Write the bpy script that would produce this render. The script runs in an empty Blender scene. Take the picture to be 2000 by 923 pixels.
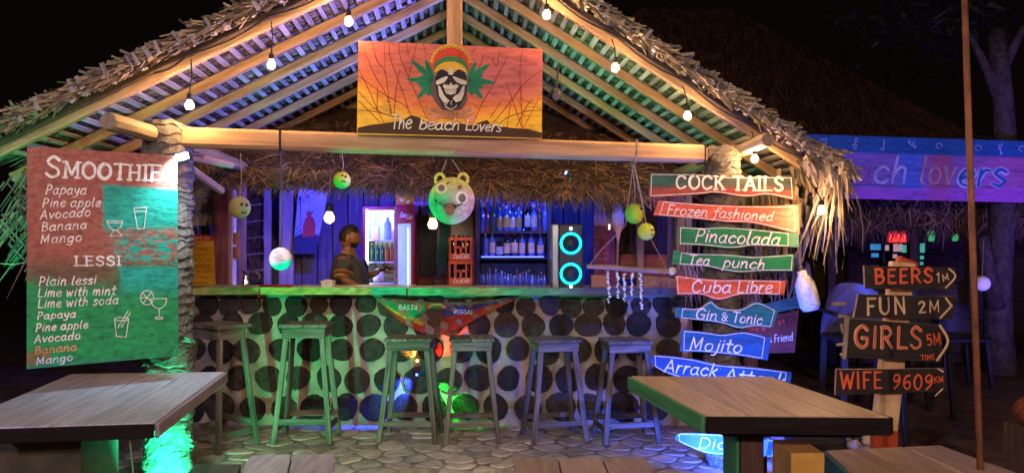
import bpy, math, random
from mathutils import Vector, Matrix
R = random.Random(7)
sc = bpy.context.scene
COL = sc.collection
# ---------------------------------------------------------------- camera
F, HX, HY, CZ = 1444.0, 1000.0, 485.0, 1.45
cam_d = bpy.data.cameras.new('camera'); cam = bpy.data.objects.new('camera', cam_d); COL.objects.link(cam)
cam.location = (0, 0, CZ); cam.rotation_euler = (math.pi/2, 0, 0)
cam_d.sensor_width = 36; cam_d.lens = 36*F/2000; cam_d.shift_y = 23.5/2000
cam_d.clip_start = .05; cam_d.clip_end = 500
sc.camera = cam
# ---------------------------------------------------------------- night sky
w = bpy.data.worlds.new('World'); sc.world = w; w.use_nodes = True
bg = w.node_tree.nodes['Background']; bg.inputs[0].default_value = (.30, .18, .16, 1); bg.inputs[1].default_value = .008
sc.view_settings.view_transform = 'Standard'; sc.view_settings.look = 'None'
sc.view_settings.exposure = 0; sc.view_settings.gamma = 1
cy = sc.cycles
cy.use_denoising = True; cy.max_bounces = 5; cy.diffuse_bounces = 3; cy.glossy_bounces = 3; cy.transmission_bounces = 4
cy.sample_clamp_indirect = 3; cy.caustics_reflective = False; cy.caustics_refractive = False

def V(*a): return Vector(a)
Z = V(0, 0, 1)
def P(px, py, Y): return V((px-HX)/F*Y, Y, CZ-(py-HY)/F*Y)
def G(px, py, z=0):
    Y = F*(CZ-z)/(py-HY); return P(px, py, Y)
def hexc(r, g, b):                      # sRGB 0-255 -> linear
    f = lambda c: ((c/255+.055)/1.055)**2.4 if c > 10 else c/255/12.92
    return (f(r), f(g), f(b))
class Plane:
    def __init__(s, a, b, c):
        s.p = a; n = (b-a).cross(c-a).normalized()
        if n.dot(V(0, 0, CZ)-a) < 0: n = -n
        s.n = n
    def __call__(s, px, py, off=0.0):
        o = V(0, 0, CZ); d = V((px-HX)/F, 1, -(py-HY)/F)
        t = s.n.dot(s.p-o)/s.n.dot(d)
        return o+d*t+s.n*off
def vplane(px, Y, yaw=0):               # an upright plane through pixel column px at depth Y
    p = P(px, HY, Y); a = math.radians(yaw)
    return Plane(p, p+V(math.cos(a), math.sin(a), 0), p+Z)

def tag(o, label=None, cat=None, group=None, kind=None):
    if label: o['label'] = label
    if cat: o['category'] = cat
    if group: o['group'] = group
    if kind: o['kind'] = kind
    return o
def empty(name, loc, label=None, cat=None, group=None, kind=None):
    o = bpy.data.objects.new(name, None); COL.objects.link(o); o.location = loc; o.empty_display_size = .1
    return tag(o, label, cat, group, kind)
def wloc(o):
    p = V(0, 0, 0)
    while o: p += o.location; o = o.parent
    return p
def copy_tree(o, parent=None):
    c = o.copy(); COL.objects.link(c); c.parent = parent
    for ch in list(o.children): copy_tree(ch, c)
    return c

class MB:
    def __init__(s): s.v = []; s.f = []; s.g = []; s.c = []; s.cur = None
    def add(s, vs, fs, gs=None, cs=None):
        b = len(s.v); s.v += [tuple(v) for v in vs]; s.f += [[b+i for i in f] for f in fs]
        s.g += [tuple(g) for g in gs] if gs else [tuple(v) for v in vs]
        s.c += cs if cs else [s.cur or (1, 1, 1)]*len(vs)
        return s
    def conv(s, vs, fs, gs=None):       # convex piece, faces turned outwards
        c = sum((Vector(v) for v in vs), V(0, 0, 0))/len(vs); out = []
        for f in fs:
            q = [Vector(vs[i]) for i in f]; n = (q[1]-q[0]).cross(q[2]-q[0])
            m = sum(q, V(0, 0, 0))/len(q)
            out.append(f if n.dot(m-c) >= 0 else f[::-1])
        return s.add(vs, out, gs)
    def box(s, c, size, M=None, ch=.004):
        c = Vector(c); h = [x/2 for x in size]; ch = min(ch, min(h)*.45); M = M or Matrix.Identity(3)
        vs = []; loc = []
        ax = max(range(3), key=lambda i: size[i]); o = [i for i in range(3) if i != ax]
        ro = R.random()*20
        for k in range(8):
            sg = [1 if k >> i & 1 else -1 for i in range(3)]
            for a in range(3):
                l = [sg[i]*(h[i]-(0 if i == a else ch)) for i in range(3)]
                vs.append(c+M@Vector(l)); loc.append((l[ax]+ro, l[o[0]]+ro, l[o[1]]))
        fs = []
        for a in range(3):
            b, d = [i for i in range(3) if i != a]
            for sa in (0, 1):
                q = [sa << a | i << b | j << d for i, j in ((0, 0), (1, 0), (1, 1), (0, 1))]
                fs.append([3*k+a for k in q])
            for i, j in ((0, 0), (1, 0), (1, 1), (0, 1)):
                k0 = i << b | j << d; k1 = k0 | 1 << a
                fs.append([3*k0+b, 3*k1+b, 3*k1+d, 3*k0+d])
        for k in range(8): fs.append([3*k, 3*k+1, 3*k+2])
        return s.conv(vs, fs, loc)
    def bar(s, p, q, w, h, up=Z, ch=.004):   # w across, h along up
        p = Vector(p); q = Vector(q); x = (q-p); L = x.length; x = x/L
        y = Vector(up).cross(x)
        if y.length < 1e-4: y = V(0, 1, 0).cross(x)
        y.normalize(); z = x.cross(y)
        M = Matrix((x, y, z)).transposed()
        return s.box((p+q)/2, (L, w, h), M, ch)
    def tube(s, pts, rad, n=8, cap=True):
        pts = [Vector(p) for p in pts]; m = len(pts)
        if not hasattr(rad, '__len__'): rad = [rad]*m
        vs = []; gs = []; L = 0; ref = None
        for i, p in enumerate(pts):
            t = (pts[min(i+1, m-1)]-pts[max(i-1, 0)]).normalized()
            if ref is None: ref = V(0, 0, 1) if abs(t.z) < .9 else V(0, 1, 0)
            a = t.cross(ref).normalized(); b = t.cross(a); ref = -b if False else a.cross(t)
            if i: L += (p-pts[i-1]).length
            for k in range(n):
                an = 2*math.pi*k/n
                vs.append(p+(a*math.cos(an)+b*math.sin(an))*rad[i]); gs.append((L, math.cos(an)*rad[i], math.sin(an)*rad[i]))
        fs = []
        for i in range(m-1):
            for k in range(n):
                fs.append([i*n+k, i*n+(k+1) % n, (i+1)*n+(k+1) % n, (i+1)*n+k][::-1])
        if cap: fs += [list(range(n)), list(range((m-1)*n, m*n))[::-1]]
        return s.add(vs, fs, gs)
    def lathe(s, prof, c=(0, 0, 0), n=16, M=None, sx=1, sy=1):
        c = Vector(c); M = M or Matrix.Identity(3); vs = []; fs = []; m = len(prof)
        for r, z in prof:
            for k in range(n):
                a = 2*math.pi*k/n; vs.append(c+M@V(r*math.cos(a)*sx, r*math.sin(a)*sy, z))
        for i in range(m-1):
            for k in range(n):
                fs.append([i*n+k, i*n+(k+1) % n, (i+1)*n+(k+1) % n, (i+1)*n+k])
        if prof[0][0] > 1e-5: fs.append(list(range(n))[::-1])
        if prof[-1][0] > 1e-5: fs.append(list(range((m-1)*n, m*n)))
        return s.add(vs, fs)
    def ball(s, c, r, n=16, m=10, M=None, fn=None):
        if not hasattr(r, '__len__'): r = (r, r, r)
        M = M or Matrix.Identity(3); vs = []; fs = []; c = Vector(c)
        for i in range(m+1):
            t = math.pi*i/m
            for k in range(n):
                a = 2*math.pi*k/n; d = V(math.sin(t)*math.cos(a), math.sin(t)*math.sin(a), math.cos(t))
                q = V(d.x*r[0], d.y*r[1], d.z*r[2])
                if fn: q = fn(d, q)
                vs.append(c+M@q)
        for i in range(m):
            for k in range(n):
                fs.append([i*n+k, (i+1)*n+k, (i+1)*n+(k+1) % n, i*n+(k+1) % n])
        return s.add(vs, fs)
    def ext(s, pts, n, t):              # planar outline, extruded by t along -n
        m = len(pts); n = Vector(n)
        a = [Vector(p) for p in pts]; nn = V(0, 0, 0)
        for i in range(m): nn += a[i].cross(a[(i+1) % m])
        if nn.dot(n) < 0: a = a[::-1]
        vs = a+[p-n*t for p in a]
        fs = [list(range(m)), list(range(m, 2*m))[::-1]]
        for i in range(m):
            j = (i+1) % m; fs.append([i, m+i, m+j, j])
        return s.add(vs, fs)
    def strip(s, p, q, w, up, bend=0.0, w2=None, seg=1, tw=0.0):   # a leaf: flat blade p->q
        p = Vector(p); q = Vector(q); x = q-p; up = Vector(up)
        y = up.cross(x)
        if y.length < 1e-6: y = V(1, 0, 0).cross(x)
        y.normalize(); nrm = x.cross(y).normalized(); w2 = w*.25 if w2 is None else w2
        vs = []; L = x.length; ro = R.random()*30
        for i in range(seg+1):
            t = i/seg; c = p+x*t+nrm*bend*math.sin(math.pi*t*.9)*L
            yy = y*math.cos(tw*t)+nrm*math.sin(tw*t)
            ww = (w+(w2-w)*t)*.5
            vs += [c-yy*ww, c+yy*ww]
        gs = [(ro+(i//2)/seg*L, (i % 2)*w+ro, ro) for i in range(len(vs))]
        return s.add(vs, [[2*i, 2*i+1, 2*i+3, 2*i+2] for i in range(seg)], gs)
    def ribbon(s, pts, w, pl, off):     # brush stroke in photo pixels, laid on a plane
        q = [pts[0]]
        for p in pts[1:]:
            if math.hypot(p[0]-q[-1][0], p[1]-q[-1][1]) > .15: q.append(p)
        if len(q) < 2:
            q = [q[0], (q[0][0]+.3, q[0][1])]
        m = len(q); Ls = []; Rs = []
        for i in range(m):
            a = q[max(i-1, 0)]; b = q[i]; c = q[min(i+1, m-1)]
            d1 = ((b[0]-a[0]), (b[1]-a[1])); d2 = ((c[0]-b[0]), (c[1]-b[1]))
            if i == 0: d1 = d2
            if i == m-1: d2 = d1
            l1 = math.hypot(*d1) or 1; l2 = math.hypot(*d2) or 1
            n1 = (-d1[1]/l1, d1[0]/l1); n2 = (-d2[1]/l2, d2[0]/l2)
            nx, ny = n1[0]+n2[0], n1[1]+n2[1]; l = math.hypot(nx, ny)
            if l < .4: nx, ny = n1; k = 1
            else: nx /= l; ny /= l; k = min(1/max(l/2, .3), 1.7)
            ww = w(i/(m-1)) if callable(w) else w
            h = ww/2*k
            Ls.append((b[0]+nx*h, b[1]+ny*h)); Rs.append((b[0]-nx*h, b[1]-ny*h))
        def capp(c, a, b):
            a0 = math.atan2(a[1]-c[1], a[0]-c[0]); r = math.hypot(a[0]-c[0], a[1]-c[1])
            return [(c[0]+r*math.cos(a0+t), c[1]+r*math.sin(a0+t)) for t in (math.pi*.25, math.pi*.5, math.pi*.75)]
        c1 = capp(q[0], Ls[0], Rs[0]); c2 = capp(q[-1], Rs[-1], Ls[-1])
        vs = [pl(x, y, off) for x, y in Ls+Rs+c1+c2]
        fs = [[i, i+1, m+i+1, m+i] for i in range(m-1)]
        fs.append([0, 2*m, 2*m+1, 2*m+2, m]); fs.append([2*m-1, 2*m+3, 2*m+4, 2*m+5, m-1])
        return s.add(vs, fs)
    def flat(s, pts, pl, off):
        return s.add([pl(x, y, off) for x, y in pts], [list(range(len(pts)))])
def obj(name, mb, mat, parent=None, smooth=False, label=None, cat=None, group=None, kind=None, origin=None):
    me = bpy.data.meshes.new(name)
    xs = mb.v
    lo = [min(v[i] for v in xs) for i in range(3)]; hi = [max(v[i] for v in xs) for i in range(3)]
    o0 = V((lo[0]+hi[0])/2, (lo[1]+hi[1])/2, lo[2]) if origin is None else Vector(origin)
    me.from_pydata([(v[0]-o0.x, v[1]-o0.y, v[2]-o0.z) for v in xs], [], mb.f)
    at = me.attributes.new('gc', 'FLOAT_VECTOR', 'POINT'); at.data.foreach_set('vector', [c for g in mb.g for c in g])
    if any(c != (1, 1, 1) for c in mb.c):
        ca = me.attributes.new('Col', 'FLOAT_COLOR', 'POINT'); ca.data.foreach_set('color', [x for c in mb.c for x in (c[0], c[1], c[2], 1)])
    if smooth: me.polygons.foreach_set('use_smooth', [True]*len(me.polygons))
    me.materials.append(mat)
    o = bpy.data.objects.new(name, me); COL.objects.link(o)
    if parent: o.parent = parent; o.location = o0-wloc(parent)
    else: o.location = o0
    return tag(o, label, cat, group, kind)

# ---------------------------------------------------------------- materials
MATS = {}
def mat(name, c1, c2=None, rough=.75, sc_=(6, 6, 6), bump=.3, metal=0, spec=.3, emit=None, es=0, rnd=0, col=False, bs=None, contrast=(.35, .65), bd=.01, trans=0, alpha=1):
    if name in MATS: return MATS[name]
    m = bpy.data.materials.new(name); m.use_nodes = True; nt = m.node_tree; N = nt.nodes; L = nt.links
    b = N['Principled BSDF']; b.inputs['Roughness'].default_value = rough; b.inputs['Metallic'].default_value = metal
    b.inputs['Specular IOR Level'].default_value = spec
    at = N.new('ShaderNodeAttribute'); at.attribute_name = 'gc'
    oi = N.new('ShaderNodeObjectInfo')
    va = N.new('ShaderNodeVectorMath'); va.operation = 'ADD'; L.new(at.outputs['Vector'], va.inputs[0])
    ml = N.new('ShaderNodeMath'); ml.operation = 'MULTIPLY'; ml.inputs[1].default_value = 9; L.new(oi.outputs['Random'], ml.inputs[0]); L.new(ml.outputs[0], va.inputs[1])
    mp = N.new('ShaderNodeMapping'); mp.inputs['Scale'].default_value = sc_; L.new(va.outputs[0], mp.inputs[0])
    no = N.new('ShaderNodeTexNoise'); no.inputs['Scale'].default_value = 1; no.inputs['Detail'].default_value = 6; no.inputs['Roughness'].default_value = .62
    L.new(mp.outputs[0], no.inputs['Vector'])
    cr = N.new('ShaderNodeValToRGB'); cr.color_ramp.elements[0].position = contrast[0]; cr.color_ramp.elements[1].position = contrast[1]
    c2 = c2 or tuple(x*.55 for x in c1)
    cr.color_ramp.elements[0].color = (*c2, 1); cr.color_ramp.elements[1].color = (*c1, 1)
    L.new(no.outputs['Fac'], cr.inputs[0]); out = cr.outputs[0]
    if col:
        ac = N.new('ShaderNodeAttribute'); ac.attribute_name = 'Col'
        mx = N.new('ShaderNodeMix'); mx.data_type = 'RGBA'; mx.blend_type = 'MULTIPLY'; mx.inputs[0].default_value = 1
        L.new(out, mx.inputs[6]); L.new(ac.outputs['Color'], mx.inputs[7]); out = mx.outputs[2]
    if rnd:
        hs = N.new('ShaderNodeHueSaturation'); mr = N.new('ShaderNodeMapRange'); mr.inputs[3].default_value = 1-rnd; mr.inputs[4].default_value = 1+rnd
        L.new(oi.outputs['Random'], mr.inputs[0]); L.new(mr.outputs[0], hs.inputs['Value']); L.new(out, hs.inputs['Color']); out = hs.outputs[0]
    L.new(out, b.inputs['Base Color'])
    if bump:
        bn = N.new('ShaderNodeBump'); bn.inputs['Strength'].default_value = bump; bn.inputs['Distance'].default_value = bd
        n2 = no
        if bs:
            n2 = N.new('ShaderNodeTexNoise'); n2.inputs['Scale'].default_value = bs; n2.inputs['Detail'].default_value = 5; L.new(va.outputs[0], n2.inputs['Vector'])
        L.new(n2.outputs['Fac'], bn.inputs['Height']); L.new(bn.outputs[0], b.inputs['Normal'])
    if emit:
        b.inputs['Emission Color'].default_value = (*emit, 1); b.inputs['Emission Strength'].default_value = es
    if trans: b.inputs['Transmission Weight'].default_value = trans; b.inputs['IOR'].default_value = 1.1
    if alpha < 1: b.inputs['Alpha'].default_value = alpha
    MATS[name] = m; return m
WOOD = (2.5, 26, 26)
M = dict(
 rafter=mat('weathered_rafter_wood', (.36, .23, .13), (.15, .09, .05), sc_=WOOD, bump=.6, rnd=.25, contrast=(.3, .62)),
 beam=mat('planed_beam_wood', (.46, .27, .14), (.27, .15, .075), sc_=WOOD, bump=.45, contrast=(.3, .6)),
 batten=mat('pale_batten', (.36, .32, .32), (.18, .155, .15), sc_=(4, 40, 40), rnd=.3),
 stub=mat('pale_log_wood', (.34, .26, .18), (.18, .13, .09), sc_=WOOD),
 leaf=mat('dry_palm_leaf', (.23, .19, .14), (.09, .07, .05), sc_=(6, 60, 60), bump=.3, rough=.6, col=True),
 inner_leaf=mat('old_brown_palm_leaf', (.22, .125, .075), (.085, .05, .03), sc_=(6, 60, 60), bump=.3, col=True),
 leafdark=mat('thatch_underlayer', (.055, .045, .04), (.025, .02, .018), sc_=(30, 30, 30)),
 trunk=mat('coconut_trunk_bark', (.17, .14, .12), (.06, .05, .04), sc_=(25, 25, 25), bump=.6, bd=.01),
 ground=mat('packed_sand', (.20, .12, .085), (.10, .06, .04), sc_=(5, 5, 5), bump=.8, bd=.02, bs=24),
 mortar=mat('floor_mortar', (.40, .33, .26), (.15, .12, .10), sc_=(9, 9, 9), bump=.5, bs=60),
 stone=mat('floor_stone', (.56, .48, .37), (.30, .25, .19), sc_=(9, 9, 9), bump=.5, rnd=.3, bs=40, bd=.008),
 wall=mat('counter_plaster', (.44, .35, .25), (.25, .195, .145), sc_=(7, 7, 7), bump=.5, bs=30),
 log=mat('dark_log_end', (.030, .023, .020), (.012, .010, .009), sc_=(16, 16, 16), bump=.8, rnd=.4, bs=45, rough=.6, bd=.012),
 stool=mat('stool_wood', (.19, .15, .11), (.055, .043, .033), sc_=(3, 34, 34), bump=.8, rnd=.35, contrast=(.32, .62)),
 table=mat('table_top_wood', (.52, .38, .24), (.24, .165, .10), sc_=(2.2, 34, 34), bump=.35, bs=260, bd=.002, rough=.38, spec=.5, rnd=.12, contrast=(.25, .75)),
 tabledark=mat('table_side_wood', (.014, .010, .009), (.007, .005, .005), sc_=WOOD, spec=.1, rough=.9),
 tablegreen=mat('green_painted_edge', (.05, .26, .10), (.03, .13, .05), sc_=WOOD),
 dark=mat('dark_wood', (.075, .05, .035), (.035, .022, .016), sc_=WOOD),
 plank=mat('interior_plank', (.16, .14, .17), (.07, .06, .08), sc_=(3, 20, 20), rnd=.25),
 redwood=mat('reddish_post_wood', (.33, .11, .05), (.18, .06, .03), sc_=WOOD),
 white=mat('white_paint', (.8, .78, .74), (.40, .37, .34), sc_=(45, 45, 45), bump=.05, contrast=(.3, .5)),
 cream=mat('cream_paint', (.78, .68, .5), (.42, .33, .2), sc_=(45, 45, 45), bump=.05, contrast=(.3, .5)),
 paint=mat('painted_board', (1, 1, 1), (.50, .48, .46), sc_=(7, 30, 45), bump=.4, contrast=(.28, .55), col=True, rough=.55),
 smooth=mat('smooth_colour', (1, 1, 1), (.92, .92, .92), sc_=(9, 9, 9), bump=0, col=True, rough=.5),
 red=mat('red_lettering', (.62, .06, .03), (.42, .04, .02), bump=0),
 orange=mat('orange_red_paint', (.75, .12, .04), (.55, .08, .03), bump=.1, rough=.5),
 tan=mat('tan_lettering', (.62, .42, .24), (.45, .3, .16), bump=0),
 black=mat('black_plastic', (.02, .02, .022), (.014, .014, .015), bump=.1, rough=.45),
 wire=mat('black_wire', (.015, .014, .013), bump=0),
 rope=mat('hemp_rope', (.34, .25, .17), (.2, .14, .1), sc_=(80, 30, 30)),
 steel=mat('brushed_steel', (.30, .31, .33), (.2, .21, .23), metal=.8, rough=.35, bump=.05),
 chrome=mat('chrome', (.8, .8, .82), metal=1, rough=.12, bump=0),
 brown=mat('brown_paint', (.14, .075, .04), (.09, .05, .03), bump=.1),
 bark=mat('tree_bark', (.075, .062, .055), (.03, .025, .02), sc_=(9, 14, 14), bump=.8, bs=20, bd=.03),
 rust=mat('rusty_steel_pipe', (.26, .10, .04), (.09, .035, .02), sc_=(6, 12, 12), bump=.5, rough=.7),
 skin=mat('brown_skin', (.20, .095, .055), (.15, .07, .04), bump=.05, rough=.5),
 hair=mat('black_hair', (.016, .012, .01), (.008, .006, .005), sc_=(60, 60, 60), bump=.6, rough=.5),
 shirt=mat('dark_polo_cloth', (.045, .045, .055), (.03, .03, .036), sc_=(30, 30, 30), bump=.2),
 trim=mat('tan_shirt_trim', (.5, .28, .12), bump=0),
 rock=mat('pale_rock', (.6, .5, .5), (.3, .25, .24), sc_=(14, 14, 14), bump=.7, rnd=.3, bs=50),
 shell=mat('white_shell', (.8, .78, .72), (.55, .52, .47), sc_=(60, 60, 60), rough=.4),
 cloth=mat('cloth', (1, 1, 1), (.8, .8, .8), sc_=(30, 30, 30), col=True, rough=.9, bump=.2),
 glass=mat('thin_glass', (.8, .9, .95), bump=0, rough=.05, spec=.6, alpha=.16),
)
def glow(name, c, s):
    m = bpy.data.materials.new(name); m.use_nodes = True; b = m.node_tree.nodes['Principled BSDF']
    b.inputs['Base Color'].default_value = (*[min(1, x) for x in c], 1); b.inputs['Emission Color'].default_value = (*c, 1); b.inputs['Emission Strength'].default_value = s
    return m
def lamp(name, kind, loc, aim, power, col, size=.03, ang=60, blend=.5):
    l = bpy.data.lights.new(name, kind); l.energy = power; l.color = col
    l.shadow_soft_size = size
    if kind == 'SPOT': l.spot_size = math.radians(ang); l.spot_blend = blend
    o = bpy.data.objects.new(name, l); COL.objects.link(o); o.location = loc
    if aim is not None: o.rotation_euler = (Vector(aim)-Vector(loc)).to_track_quat('-Z', 'Y').to_euler()
    return o

# ---------------------------------------------------------------- hand lettering: glyphs as brush strokes (c smooth, s straight)
def _g(t):
    d = {}
    for ln in t.strip().split('\n'):
        k, wd, rest = ln.split(' ', 2); st = []
        for part in rest.split('|'):
            part = part.strip(); ty = part[0]; pts = [tuple(float(a)/100 for a in p.split(',')) for p in part[1:].split()]
            st.append((ty, pts))
        d[k] = (float(wd)/100, st)
    return d
GL = _g('''
a 58 c48,52 30,62 8,44 6,16 22,0 40,12 48,36|c50,62 47,30 49,6 60,3
b 52 c12,100 9,50 7,4|c8,40 28,62 50,46 48,14 28,0 7,8
c 50 c48,50 30,62 8,42 8,15 28,0 50,12
d 58 c48,46 30,60 8,42 6,15 22,0 40,10 48,30|c54,100 49,50 48,10 58,2
e 50 c8,30 30,34 47,44 40,60 22,60 6,38 8,12 28,0 50,12
f 40 c52,92 40,100 27,85 22,40 18,-10 4,-28|s4,60 44,62
g 54 c48,52 30,62 8,44 6,18 22,2 40,14 48,36|c50,62 47,20 42,-20 25,-35 3,-25
h 52 c12,100 8,50 6,0|c7,30 25,60 42,54 43,25 44,0
i 20 s12,62 10,0|s14,86 15,84
j 24 c20,62 18,10 10,-25 -10,-30|s22,86 23,84
k 46 s12,100 6,0|s42,60 10,28|s18,34 46,0
l 24 c14,100 10,50 8,10 22,0
m 72 s6,62 5,0|c6,34 20,62 34,52 33,0|c34,34 49,62 62,52 62,8 70,2
n 54 s6,62 5,0|c6,34 24,62 42,54 42,8 52,2
o 54 c28,62 8,45 8,15 28,0 48,17 48,47 28,62
p 54 s12,62 5,-35|c10,44 28,62 50,46 46,14 26,0 8,12
q 54 c48,52 30,62 8,44 6,16 22,0 40,12 48,36|s50,62 44,-35
r 38 s9,62 6,0|c7,32 20,58 38,58
s 44 c42,52 25,62 9,49 22,34 40,19 27,0 4,8
t 38 c21,92 17,40 20,5 36,4|s2,62 40,63
u 54 c8,62 7,15 22,0 42,15 47,62|s47,62 46,4
v 46 s5,62 22,0|s22,0 46,62
w 66 s4,62 16,0|s16,0 33,50|s33,50 47,0|s47,0 63,62
y 50 c8,62 10,25 28,17 44,40|c47,62 41,0 25,-32 2,-30
z 48 s5,58 45,60|s45,60 5,2|s5,2 48,0
A 66 s2,0 33,100|s33,100 64,0|s14,34 53,34
B 58 s10,0 10,100|c8,99 35,98 48,77 33,54 10,53|c10,53 44,50 56,27 38,3 8,1
C 64 c58,80 38,100 10,78 6,30 28,0 60,18
D 64 s10,0 10,100|c8,99 40,95 62,55 42,6 8,1
E 54 s10,0 10,100|s10,98 50,98|s10,52 42,52|s10,2 52,2
F 52 s10,0 10,100|s10,98 52,98|s10,52 40,52
G 68 c60,82 38,100 8,75 8,25 34,0 58,14 60,40|s36,44 62,44
H 66 s10,0 10,100|s56,0 56,100|s10,50 56,50
I 22 s11,0 11,100
K 62 s10,0 10,100|s56,100 12,46|s26,60 60,0
L 52 s10,100 10,0|s10,2 52,2
M 82 s10,0 12,100|s12,100 40,20|s40,20 68,100|s68,100 70,0
N 66 s10,0 10,100|s10,100 56,0|s56,0 56,100
O 68 c34,100 8,75 8,25 34,0 60,25 60,75 34,100
P 58 s10,0 10,100|c8,98 38,98 54,74 38,48 10,46
Q 68 c34,100 8,75 8,25 34,0 60,25 60,75 34,100|s36,26 64,-6
R 62 s10,0 10,100|c8,98 38,98 54,75 38,52 10,50|s28,50 58,0
S 56 c50,84 28,100 8,78 22,55 44,40 48,14 24,0 4,16
T 60 s30,0 30,100|s0,98 60,98
U 64 c10,100 9,25 32,0 54,25 56,100
V 60 s2,100 30,0|s30,0 60,100
W 86 s2,100 20,0|s20,0 42,80|s42,80 62,0|s62,0 84,100
Y 58 s4,100 30,50|s56,100 30,50|s30,50 28,0
0 54 c27,100 6,72 6,25 27,0 48,25 48,75 27,100
1 30 s4,80 18,100|s18,100 18,0
2 52 c6,80 26,100 46,78 28,40 6,4|s6,2 50,2
5 52 s46,98 14,98|s14,98 10,56|c10,56 34,62 48,36 34,4 5,8
6 54 c44,94 18,80 6,35 22,0 46,18 40,52 10,38
9 54 c44,70 26,48 8,68 24,98 46,84 44,40 14,0
& 66 c60,60 30,0 8,25 44,78 28,100 14,78 58,0
''')
SERIF = {'M': [(10, 0), (70, 0), (8, 100), (74, 100)], 'T': [(30, 0)], 'H': [(10, 0), (10, 100), (56, 0), (56, 100)], 'I': [(11, 0), (11, 100)],
 'E': [(6, 0), (6, 100)], 'L': [(6, 0), (10, 100)], 'K': [(10, 0), (10, 100), (60, 0), (54, 100)], 'A': [(2, 0), (64, 0)]}
def smooth_pts(pts, k=6):
    if len(pts) < 3: return pts
    out = []; n = len(pts)
    closed = math.hypot(pts[0][0]-pts[-1][0], pts[0][1]-pts[-1][1]) < 1e-6
    for i in range(n-1):
        p0 = pts[i-1] if i else (pts[-2] if closed else pts[0]); p1 = pts[i]; p2 = pts[i+1]
        p3 = pts[i+2] if i+2 < n else (pts[1] if closed else pts[-1])
        for j in range(k):
            t = j/k
            out.append(tuple(.5*((2*p1[a])+(-p0[a]+p2[a])*t+(2*p0[a]-5*p1[a]+4*p2[a]-p3[a])*t*t+(-p0[a]+3*p1[a]-3*p2[a]+p3[a])*t**3) for a in (0, 1)))
    out.append(pts[-1]); return out
def text(mb, s, x0, y0, x1, y1, h, pl, w, slant=0.0, serif=False, gap=.13, off=.0012, sizes=None, jit=0.0):
    tot = 0; adv = []
    for i, ch in enumerate(s):
        k = (sizes or {}).get(i, 1); adv.append((tot, k)); tot += ((GL[ch][0] if ch in GL else .38)+(gap if ch in GL else 0))*k
    tot -= gap
    L = math.hypot(x1-x0, y1-y0); dx, dy = (x1-x0)/L, (y1-y0)/L; sx = L/(tot*h)
    n = 0
    for ch, (a, k) in zip(s, adv):
        if ch not in GL: continue
        st = list(GL[ch][1]); jy = R.uniform(-jit, jit); k *= R.uniform(.965, 1.035); wj = R.uniform(.9, 1.1); lean = R.uniform(-.03, .03)
        if serif:
            for x, y in SERIF.get(ch, []): st.append(('s', [((x-12)/100, y/100), ((x+12)/100, y/100)]))
        for ty, pts in st:
            pts = smooth_pts(pts) if ty == 'c' else pts
            q = []
            for gx, gy in pts:
                X = (a+gx*k)*h*sx+(slant+lean)*gy*h*k; Y = (gy*k+jy)*h
                q.append((x0+dx*X+dy*Y, y0+dy*X-dx*Y))
            ww = w*(.62 if serif and ty == 's' and abs(pts[0][1]-pts[-1][1]) < .01 else 1)
            n += 1; ph_ = R.uniform(0, 3); ww = ww*wj
            mb.ribbon(q, (lambda t, ww=ww, ph_=ph_: ww*(.9+.18*math.sin(3.3*t+ph_))), pl, off+.00025*(n % 9))
def lerp(a, b, t): return tuple(x+(y-x)*t for x, y in zip(a, b))
def curve_at(pts, t):
    L = [0]
    for a, b in zip(pts, pts[1:]): L.append(L[-1]+abs(b[0]-a[0])+1e-6)
    d = t*L[-1]
    for i in range(len(pts)-1):
        if d <= L[i+1] or i == len(pts)-2:
            return lerp(pts[i], pts[i+1], (d-L[i])/(L[i+1]-L[i]))
def panel(name, top, bot, pl, th, cf, parent=None, nx=40, ny=14, m=None, **kw):
    """board with painted face: top and bottom outline curves in photo pixels on plane pl, thickness th, colour cf(u,v,px,py)"""
    mb = MB()
    st = smooth_pts(top, 4); sb = smooth_pts(bot, 4)
    vs = []; cs = []; gs = []
    for j in range(ny+1):
        for i in range(nx+1):
            u = i/nx; v = j/ny; a = curve_at(st, u); b = curve_at(sb, u); q = lerp(b, a, v)
            vs.append(pl(q[0], q[1])); cs.append(tuple(max(0, min(1, x)) for x in cf(u, v, q[0], q[1])))
    W_ = (nx+1); n0 = len(vs); fs = []
    for j in range(ny):
        for i in range(nx):
            fs.append([j*W_+i, j*W_+i+1, (j+1)*W_+i+1, (j+1)*W_+i])
    ring = [i for i in range(nx+1)]+[j*W_+nx for j in range(1, ny+1)]+[ny*W_+i for i in range(nx-1, -1, -1)]+[j*W_ for j in range(ny-1, 0, -1)]
    bk = [vs[i]-pl.n*th for i in ring]; ec = kw.pop('edge', (.25, .17, .11))
    fr = [Vector(vs[i]) for i in ring]
    mb.add(vs, fs, None, cs)
    r = len(ring)
    mb.add(fr+bk, [[i, r+i, r+(i+1) % r, (i+1) % r] for i in range(r)]+[[r+i for i in range(r)]], None, [ec]*(2*r))
    return obj(name, mb, m or M['paint'], parent, **kw)
def _h(i, j, s):
    n = math.sin(i*127.1+j*311.7+s*74.7)*43758.5453; return n-math.floor(n)
def noise(x, y, s=0):                   # smooth value noise, -1..1
    i, j = math.floor(x), math.floor(y); u, v = x-i, y-j; u = u*u*(3-2*u); v = v*v*(3-2*v)
    return 2*((_h(i, j, s)*(1-u)+_h(i+1, j, s)*u)*(1-v)+(_h(i, j+1, s)*(1-u)+_h(i+1, j+1, s)*u)*v)-1

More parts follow.
